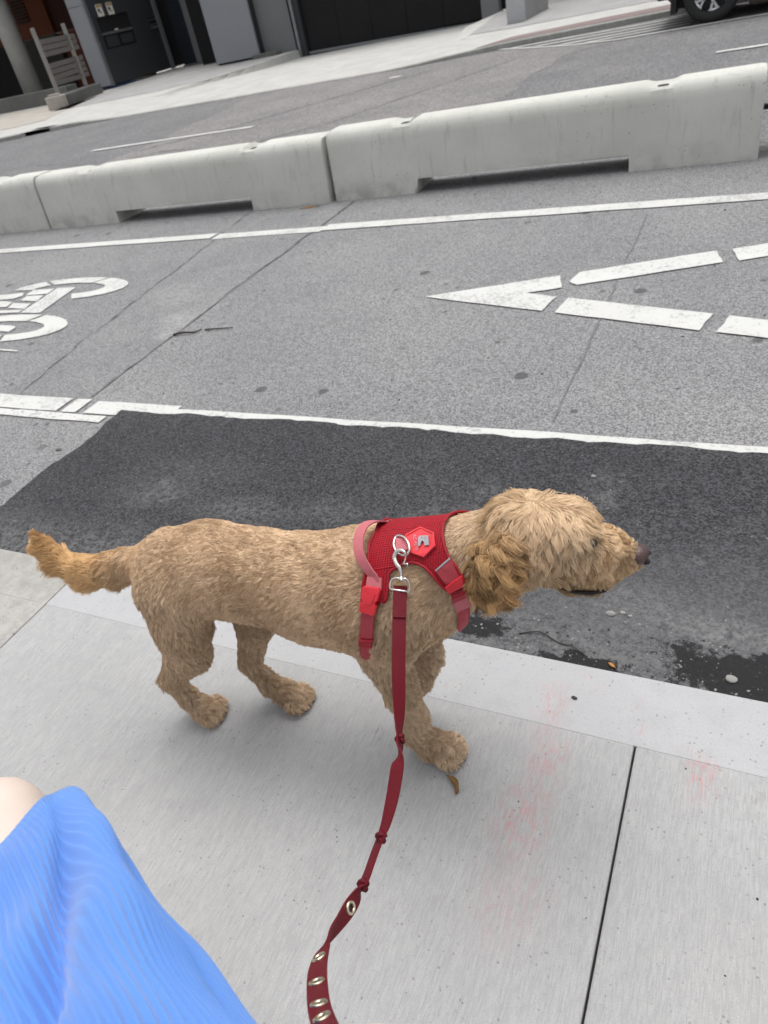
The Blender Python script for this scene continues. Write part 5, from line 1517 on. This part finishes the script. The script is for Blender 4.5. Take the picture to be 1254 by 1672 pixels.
body_b += links([(-0.255, -0.115, 0.76, .125), (-0.22, -0.19, 0.95, .105), (-0.19, -0.25, 1.14, .115), (-0.165, -0.275, 1.22, .07), (-0.155, -0.285, 1.30, .050)])
body_b += links([(-0.165, -0.29, 1.36, .062), (-0.16, -0.30, 1.43, .082), (-0.15, -0.30, 1.47, .085)])
body_b += links([(-0.14, -0.155, 1.21, .048), (-0.115, -0.055, 1.00, .038), (-0.125, -0.005, 0.90, .034), (-0.142, 0.045, 0.795, .026)])
body_b += links([(-0.24, -0.40, 1.21, .048), (-0.20, -0.46, 1.00, .038), (-0.14, -0.36, 1.05, .033), (-0.09, -0.24, 1.17, .025)])
# fist closed on the strap: palm, four curled fingers, thumb across
hx, hy, hz = -0.152, 0.072, 0.742
body_b += links([(-0.142, 0.045, 0.790, .026), (hx, hy - 0.004, hz + 0.018, .028)])
for k, (dx, ln) in enumerate(((-0.026, 0.9), (-0.009, 1.0), (0.008, 0.97), (0.024, 0.8))):
    x0 = hx + dx
    body_b += links([(x0, hy + 0.006, hz + 0.012, .0105), (x0, hy + 0.030 * ln, hz - 0.002, .0095), (x0, hy + 0.030 * ln, hz - 0.026 * ln, .0088), (x0, hy + 0.008, hz - 0.030 * ln, .0082)])
body_b += links([(hx - 0.028, hy + 0.002, hz + 0.014, .011), (hx - 0.036, hy + 0.022, hz - 0.010, .010), (hx - 0.012, hy + 0.040, hz - 0.016, .0088)])
fb = field(body_b, 0.012)
PV, PQ = surface_nets(fb, (-0.95, -0.56, -0.01), (0.20, 0.30, 1.60), 0.0125)
M_person = Mat('pale_skin', 0.55, spec=0.3)
M_person.color(M_person.mix(M_person.noise(12, 4), (0.62, 0.50, 0.43), (0.70, 0.59, 0.52)))
M_person.bump(M_person.noise(90, 4, 0.7), 0.15, 0.002)
person = mesh_obj('person', PV, PQ, M_person.m, smooth=True)
tag(person, 'person in blue ribbed shorts stepping into the lower left corner, bare knee', 'person')

M_cord = Mat('blue_corduroy', 0.85, spec=0.1)
cn = M_cord.noise(9, 4, 0.6); cf_ = M_cord.noise(160, 3, 0.7)
M_cord.color(M_cord.mix(cn, (0.095, 0.225, 0.58), (0.125, 0.28, 0.66)))
M_cord.b.inputs['Sheen Weight'].default_value = 0.35
M_cord.b.inputs['Sheen Roughness'].default_value = 0.5
M_cord.bump(cf_, 0.15, 0.001)
def trouser_leg(A_, B_, r0, r1, nrib, nu, seed, fold=True, tilt=0.0):
    """corduroy tube: wales run lengthwise, loose folds cross it"""
    A_, B_ = np.array(A_), np.array(B_); ax = B_ - A_; L = np.linalg.norm(ax); ax = ax / L
    up = np.array([0.0, 0.0, 1.0]); e1 = up - ax * (up @ ax); e1 /= np.linalg.norm(e1); e2 = np.cross(ax, e1)
    nt = nrib * 8
    u_ = np.linspace(0, 1, nu)[:, None]; th = np.linspace(0, 2 * np.pi, nt, endpoint=False)[None, :]
    r = r0 + (r1 - r0) * u_ + 0 * th
    if fold:
        g = lambda x, w: np.exp(-(x / w) ** 2)
        r = r + 0.010 * np.sin(2 * th + 0.8 + 1.5 * u_) + 0.006 * np.sin(3 * th - 5 * u_)
        dth = lambda c: np.angle(np.exp(1j * (th - c)))
        r = r - 0.034 * g(dth(-0.62 + 1.5 * (u_ - 0.33)), 0.17) * g(u_ - 0.55, 0.42)            # long crease
        r = r + 0.012 * g(dth(-0.98 + 1.1 * (u_ - 0.33)), 0.25) * g(u_ - 0.5, 0.5)
        r = r - 0.016 * g(dth(-1.50 + 0.35 * (u_ - 0.5)), 0.07) * g(u_ - 0.62, 0.26) + 0.010 * g(dth(-1.72), 0.16) * g(u_ - 0.62, 0.3)
        r = r + 0.004 * np.sin(17 * u_ + 3 * np.sin(th)) * (0.5 + 0.5 * np.cos(th))
    wob = 0.18 * np.sin(10 * u_ + 2.0 * th) + 0.10 * np.sin(23 * u_ - th)
    r = r + 0.0019 * np.cos(nrib * th + 2.2 * wob) * np.clip(u_ / 0.06, 0.12, 1)
    hem = 0.010 * np.sin(th * 2 + 0.4) + tilt * (0.5 + 0.5 * np.cos(th - 0.4)) ** 3.0 + (0.06 * sst(np.abs(np.angle(np.exp(1j * (th + 2.9)))), 1.3, 0.4) if tilt else 0)
    P = A_ + (ax * L) * (u_[..., None]) + (e1 * np.cos(th)[..., None] + e2 * np.sin(th)[..., None]) * r[..., None] + ax * (hem * (1 - u_) ** 1.5)[..., None]
    inner = A_ + ax * (hem[0])[:, None] + ax * 0.002 + (e1 * np.cos(th[0])[:, None] + e2 * np.sin(th[0])[:, None]) * (r[0] - 0.004)[:, None]
    inner2 = inner + ax * 0.05 - (e1 * np.cos(th[0])[:, None] + e2 * np.sin(th[0])[:, None]) * 0.012
    V = np.concatenate([inner2, inner, P.reshape(-1, 3)])
    I = np.arange((nu + 2) * nt).reshape(nu + 2, nt)
    F = np.stack([I[:-1], np.roll(I[:-1], -1, 1), np.roll(I[1:], -1, 1), I[1:]], -1).reshape(-1, 4)
    return V, F
ax_ = np.array(KNEE) - np.array(HIP)
hem_p = np.array(HIP) + ax_ * 0.88
V1, F1 = trouser_leg(tuple(hem_p), tuple(np.array(HIP) - ax_ * 0.12), 0.095, 0.110, 88, 110, 1, True, 0.15)
V2, F2 = trouser_leg((-0.09, -0.285, 0.49), (-0.215, -0.215, 0.73), 0.088, 0.115, 40, 30, 2, False)
fs = field(links([(*HIP, .092), (-0.255, -0.115, 0.76, .145), (-0.215, -0.215, 0.715, .105)]) + links([(-0.255, -0.115, 0.76, .143), (-0.238, -0.15, 0.86, .125)]), 0.04)
V3, F3 = surface_nets(fs, (-0.5, -0.45, 0.5), (0.05, 0.25, 1.05), 0.012)
shorts = mesh_obj('shorts', np.concatenate([V1, V2, V3]), np.concatenate([F1, F2 + len(V1), F3 + len(V1) + len(V2)]), M_cord.m, person, smooth=True)
fsh = field(links([(-0.238, -0.15, 0.86, .122), (-0.22, -0.19, 0.95, .116), (-0.19, -0.25, 1.14, .126), (-0.168, -0.272, 1.22, .075)]) + links([(-0.17, -0.20, 1.20, .06), (-0.14, -0.155, 1.21, .056), (-0.126, -0.10, 1.10, .052)]) + links([(-0.21, -0.33, 1.20, .06), (-0.24, -0.40, 1.21, .056), (-0.22, -0.43, 1.10, .052)]), 0.03)
Vs, Fs = surface_nets(fsh, (-0.45, -0.55, 0.70), (0.05, 0.05, 1.32), 0.0125)
mesh_obj('shirt', Vs, Fs, plain('white_cotton', (0.6, 0.6, 0.6), 0.85), person, smooth=True)
fh = field(links([(-0.145, -0.31, 1.46, .094), (-0.13, -0.32, 1.42, .085), (-0.115, -0.33, 1.30, .055)]), 0.03)
Vh, Fh = surface_nets(fh, (-0.30, -0.48, 1.2), (0.02, -0.18, 1.60), 0.0125)
mesh_obj('hair', Vh, Fh, plain('brown_hair', (0.06, 0.035, 0.02), 0.6), person, smooth=True)
for pts in ([(-0.682, 0.098, 0.048, .046), (-0.80, 0.125, 0.040, .044), (-0.895, 0.142, 0.033, .033)], [(0.108, -0.30, 0.050, .046), (-0.01, -0.29, 0.042, .044), (-0.10, -0.278, 0.034, .033)]):
    ff = field(links(pts), 0.02); g0 = np.array(pts)
    lo_ = (g0[:, 0].min() - .06, g0[:, 1].min() - .06, 0.0); hi__ = (g0[:, 0].max() + .06, g0[:, 1].max() + .06, 0.115)
    Vv, Ff = surface_nets(ff, lo_, hi__, 0.009)
    mesh_obj('shoe', Vv, Ff, plain('white_shoe', (0.55, 0.55, 0.53), 0.7), person, smooth=True)
# ------------------------------------------------------------------ small litter
M_seed = plain('dry_seed_wing', (0.22, 0.125, 0.045), 0.7, var=0.35, scale=120)
M_leaf = plain('orange_leaf', (0.42, 0.20, 0.05), 0.7, var=0.3, scale=120)
M_twig = plain('twig_bark', (0.045, 0.035, 0.03), 0.9, var=0.3, scale=90)
M_chip = plain('pale_stone', (0.27, 0.265, 0.25), 0.85, var=0.15, scale=50)
M_grit = plain('dark_grit', (0.05, 0.048, 0.045), 0.9, var=0.3, scale=80)
# curled winged seed in front of the forepaw
w0, w1 = Vector((-0.442, 0.703, 0.003)), Vector((-0.408, 0.672, 0.003))
V, F = [], []
for i in range(13):
    t = i / 12; d = (w1 - w0); nr = Vector((-d.y, d.x, 0)).normalized()
    c_ = w0 + d * t + nr * (0.007 * math.sin(t * math.pi))
    hw_ = 0.0062 * (math.sin(min(1, t * 1.5 + 0.08) * math.pi * 0.62) if t < 0.75 else 0.72)
    V += [c_ + nr * hw_ + Vector((0, 0, 0.0045 + 0.004 * math.sin(t * 3))), c_ + Vector((0, 0, 0.0015)), c_ - nr * hw_ + Vector((0, 0, 0.005)), c_ + Vector((0, 0, 0.0002))]
for i in range(12):
    for k in range(4):
        a = i * 4 + k; b = i * 4 + (k + 1) % 4; F.append((a, b, b + 4, a + 4))
F += [(0, 1, 2, 3), (51, 50, 49, 48)]
sd_o = mesh_obj('winged_seed', V, F, M_seed, smooth=True)
tag(sd_o, 'curled brown winged seed lying in front of the dog forepaw', 'seed')
def litter_leaf(c, L, w, rot, m_, label, cat, name):
    V, F = [], []; n = 9; cs, sn = math.cos(rot), math.sin(rot)
    for i in range(n):
        t = i / (n - 1); h = w * math.sin(math.pi * min(1, t * 0.95 + 0.03)); x = (t - 0.5) * L
        for yy, zz in ((h, 0.004 + 0.002 * math.sin(5 * t)), (0, 0.0025), (-h, 0.005), (0, 0.001)):
            V.append((c[0] + cs * x - sn * yy, c[1] + sn * x + cs * yy, c[2] + zz))
    for i in range(n - 1):
        for k in range(4):
            a = i * 4 + k; b = i * 4 + (k + 1) % 4; F.append((a, b, b + 4, a + 4))
    F += [(0, 1, 2, 3), (4 * n - 1, 4 * n - 2, 4 * n - 3, 4 * n - 4)]
    return tag(mesh_obj(name, V, F, m_, smooth=True), label, cat)
litter_leaf((-0.193, 1.135, ROAD_Z + 0.010), 0.022, 0.0045, -0.5, M_leaf, 'tiny orange leaf in the gutter by the kerb', 'leaf', 'dry_leaf')
litter_leaf((-3.35, 5.30, ROAD_Z + 0.002), 0.16, 0.018, 0.35, M_leaf, 'dry orange leaf at the foot of the barrier', 'leaf', 'dry_leaf')
def twig(pts, r, label):
    o = MB().tube(smooth_path(pts, 4), [r * (1 - 0.5 * i / (4 * (len(pts) - 1))) for i in range(4 * (len(pts) - 1) + 1)], 6).build('twig', M_twig, smooth=True)
    return tag(o, label, 'twig')
zr = ROAD_Z + 0.011
twig([(-0.43, 1.18, zr), (-0.38, 1.195, zr + 0.004), (-0.33, 1.175, zr), (-0.29, 1.168, zr + 0.003), (-0.26, 1.15, zr)], 0.0018, 'thin dark twig in the gutter below the dog muzzle')
zr = ROAD_Z + 0.008
twig([(-2.93, 2.90, zr), (-2.86, 2.915, zr + 0.006), (-2.80, 2.93, zr), (-2.77, 2.965, zr + 0.004)], 0.007, 'crooked dark twig on the bike lane')
twig([(-2.75, 2.965, zr), (-2.66, 2.98, zr), (-2.57, 2.992, zr)], 0.005, 'straight thin dark twig on the bike lane')
def stone(name, c, r, m_, seed, flat=0.6):
    bm = bmesh.new(); bmesh.ops.create_icosphere(bm, subdivisions=2, radius=1)
    rr = random.Random(seed); ks = [(Vector((rr.gauss(0, 1), rr.gauss(0, 1), rr.gauss(0, 1))), rr.random() * 6) for _ in range(4)]
    for v in bm.verts:
        s_ = 1 + 0.12 * sum(math.sin(2.2 * v.co.dot(k) + p) for k, p in ks)
        v.co = Vector((v.co.x * r * s_, v.co.y * r * s_ * 0.8, v.co.z * r * s_ * flat)) + Vector((c[0], c[1], c[2] + r * flat * 0.7))
    me = bpy.data.meshes.new(name); bm.to_mesh(me); bm.free(); me.materials.append(m_)
    o = bpy.data.objects.new(name, me); COL.objects.link(o); return o
zp = ROAD_Z + 0.009
for i, (x, y, r, lab) in enumerate(((-0.226, 1.302, 0.012, 'flat pale stone chip on black asphalt, largest of the row below the jaw'), (-0.198, 1.312, 0.0065, 'small pale pebble in the middle of the row below the jaw'), (-0.178, 1.306, 0.0055, 'small pale pebble at the right end of the row below the jaw'), (-0.382, 1.884, 0.008, 'single pale pebble on black asphalt above the dog head'), (0.06, 1.165, 0.012, 'pale flat stone on the wet asphalt at the right edge'))):
    tag(stone('pebble', (x, y, zp), r, M_chip, i + 3, 0.35), lab, 'pebble')
tag(stone('pebble', (-2.69, 1.745, ROAD_Z), 0.014, M_chip, 9, 0.6), 'white pebble on grey asphalt left of the black patch', 'pebble')
tag(stone('pebble', (-0.243, 0.962, 0.0), 0.006, M_grit, 21, 0.5), 'tiny black pebble on the pale kerb right of the dog', 'pebble')
# loose grit: gutter chips and crumbs, too many to count
def grit(name, n, m_, area, zf, r0, r1, seed, label, dens=None):
    rr = random.Random(seed); V, F = [], []
    cnt = 0
    while cnt < n:
        x, y = rr.uniform(area[0], area[1]), rr.uniform(area[2], area[3])
        if dens and rr.random() > dens(x, y): continue
        r = r0 + (r1 - r0) * rr.random() ** 3; a = rr.random() * 6.28; k = len(V); z = zf
        for j in range(5):
            b = a + j * 1.2566; q = r * rr.uniform(0.6, 1.2); V.append((x + q * math.cos(b), y + q * math.sin(b), z))
        V.append((x + r * 0.2, y, z + r * rr.uniform(0.4, 0.8)))
        F += [(k + j, k + (j + 1) % 5, k + 5) for j in range(5)]
        cnt += 1
    return tag(mesh_obj(name, V, F, m_), label, None, None, 'stuff')
def gut_d(x, y): return math.exp(-((y - 1.08) / 0.14) ** 2) * (0.35 + 0.65 * (x > -0.9))
grit('gravel', 700, M_chip, (-2.5, 1.2, 1.075, 1.6), ROAD_Z + 0.0095, 0.001, 0.005, 31, 'pale loose grit in the gutter', gut_d)
grit('gravel', 900, M_grit, (-2.5, 1.2, 1.075, 1.6), ROAD_Z + 0.0095, 0.0012, 0.006, 32, 'dark loose grit in the gutter', gut_d)
grit('gravel', 130, M_grit, (-2.6, 0.9, -0.4, 1.05), 0.0003, 0.0007, 0.0024, 33, 'dark crumbs scattered on the sidewalk')
grit('gravel', 1600, M_chip, (-8, 2.5, 5.18, 5.42), ROAD_Z + 0.001, 0.003, 0.011, 34, 'grit along the foot of the barriers')
grit('gravel', 500, M_grit, (-8, 2.5, 2.2, 5.3), ROAD_Z + 0.001, 0.003, 0.008, 35, 'dark grit scattered over the bike lane')
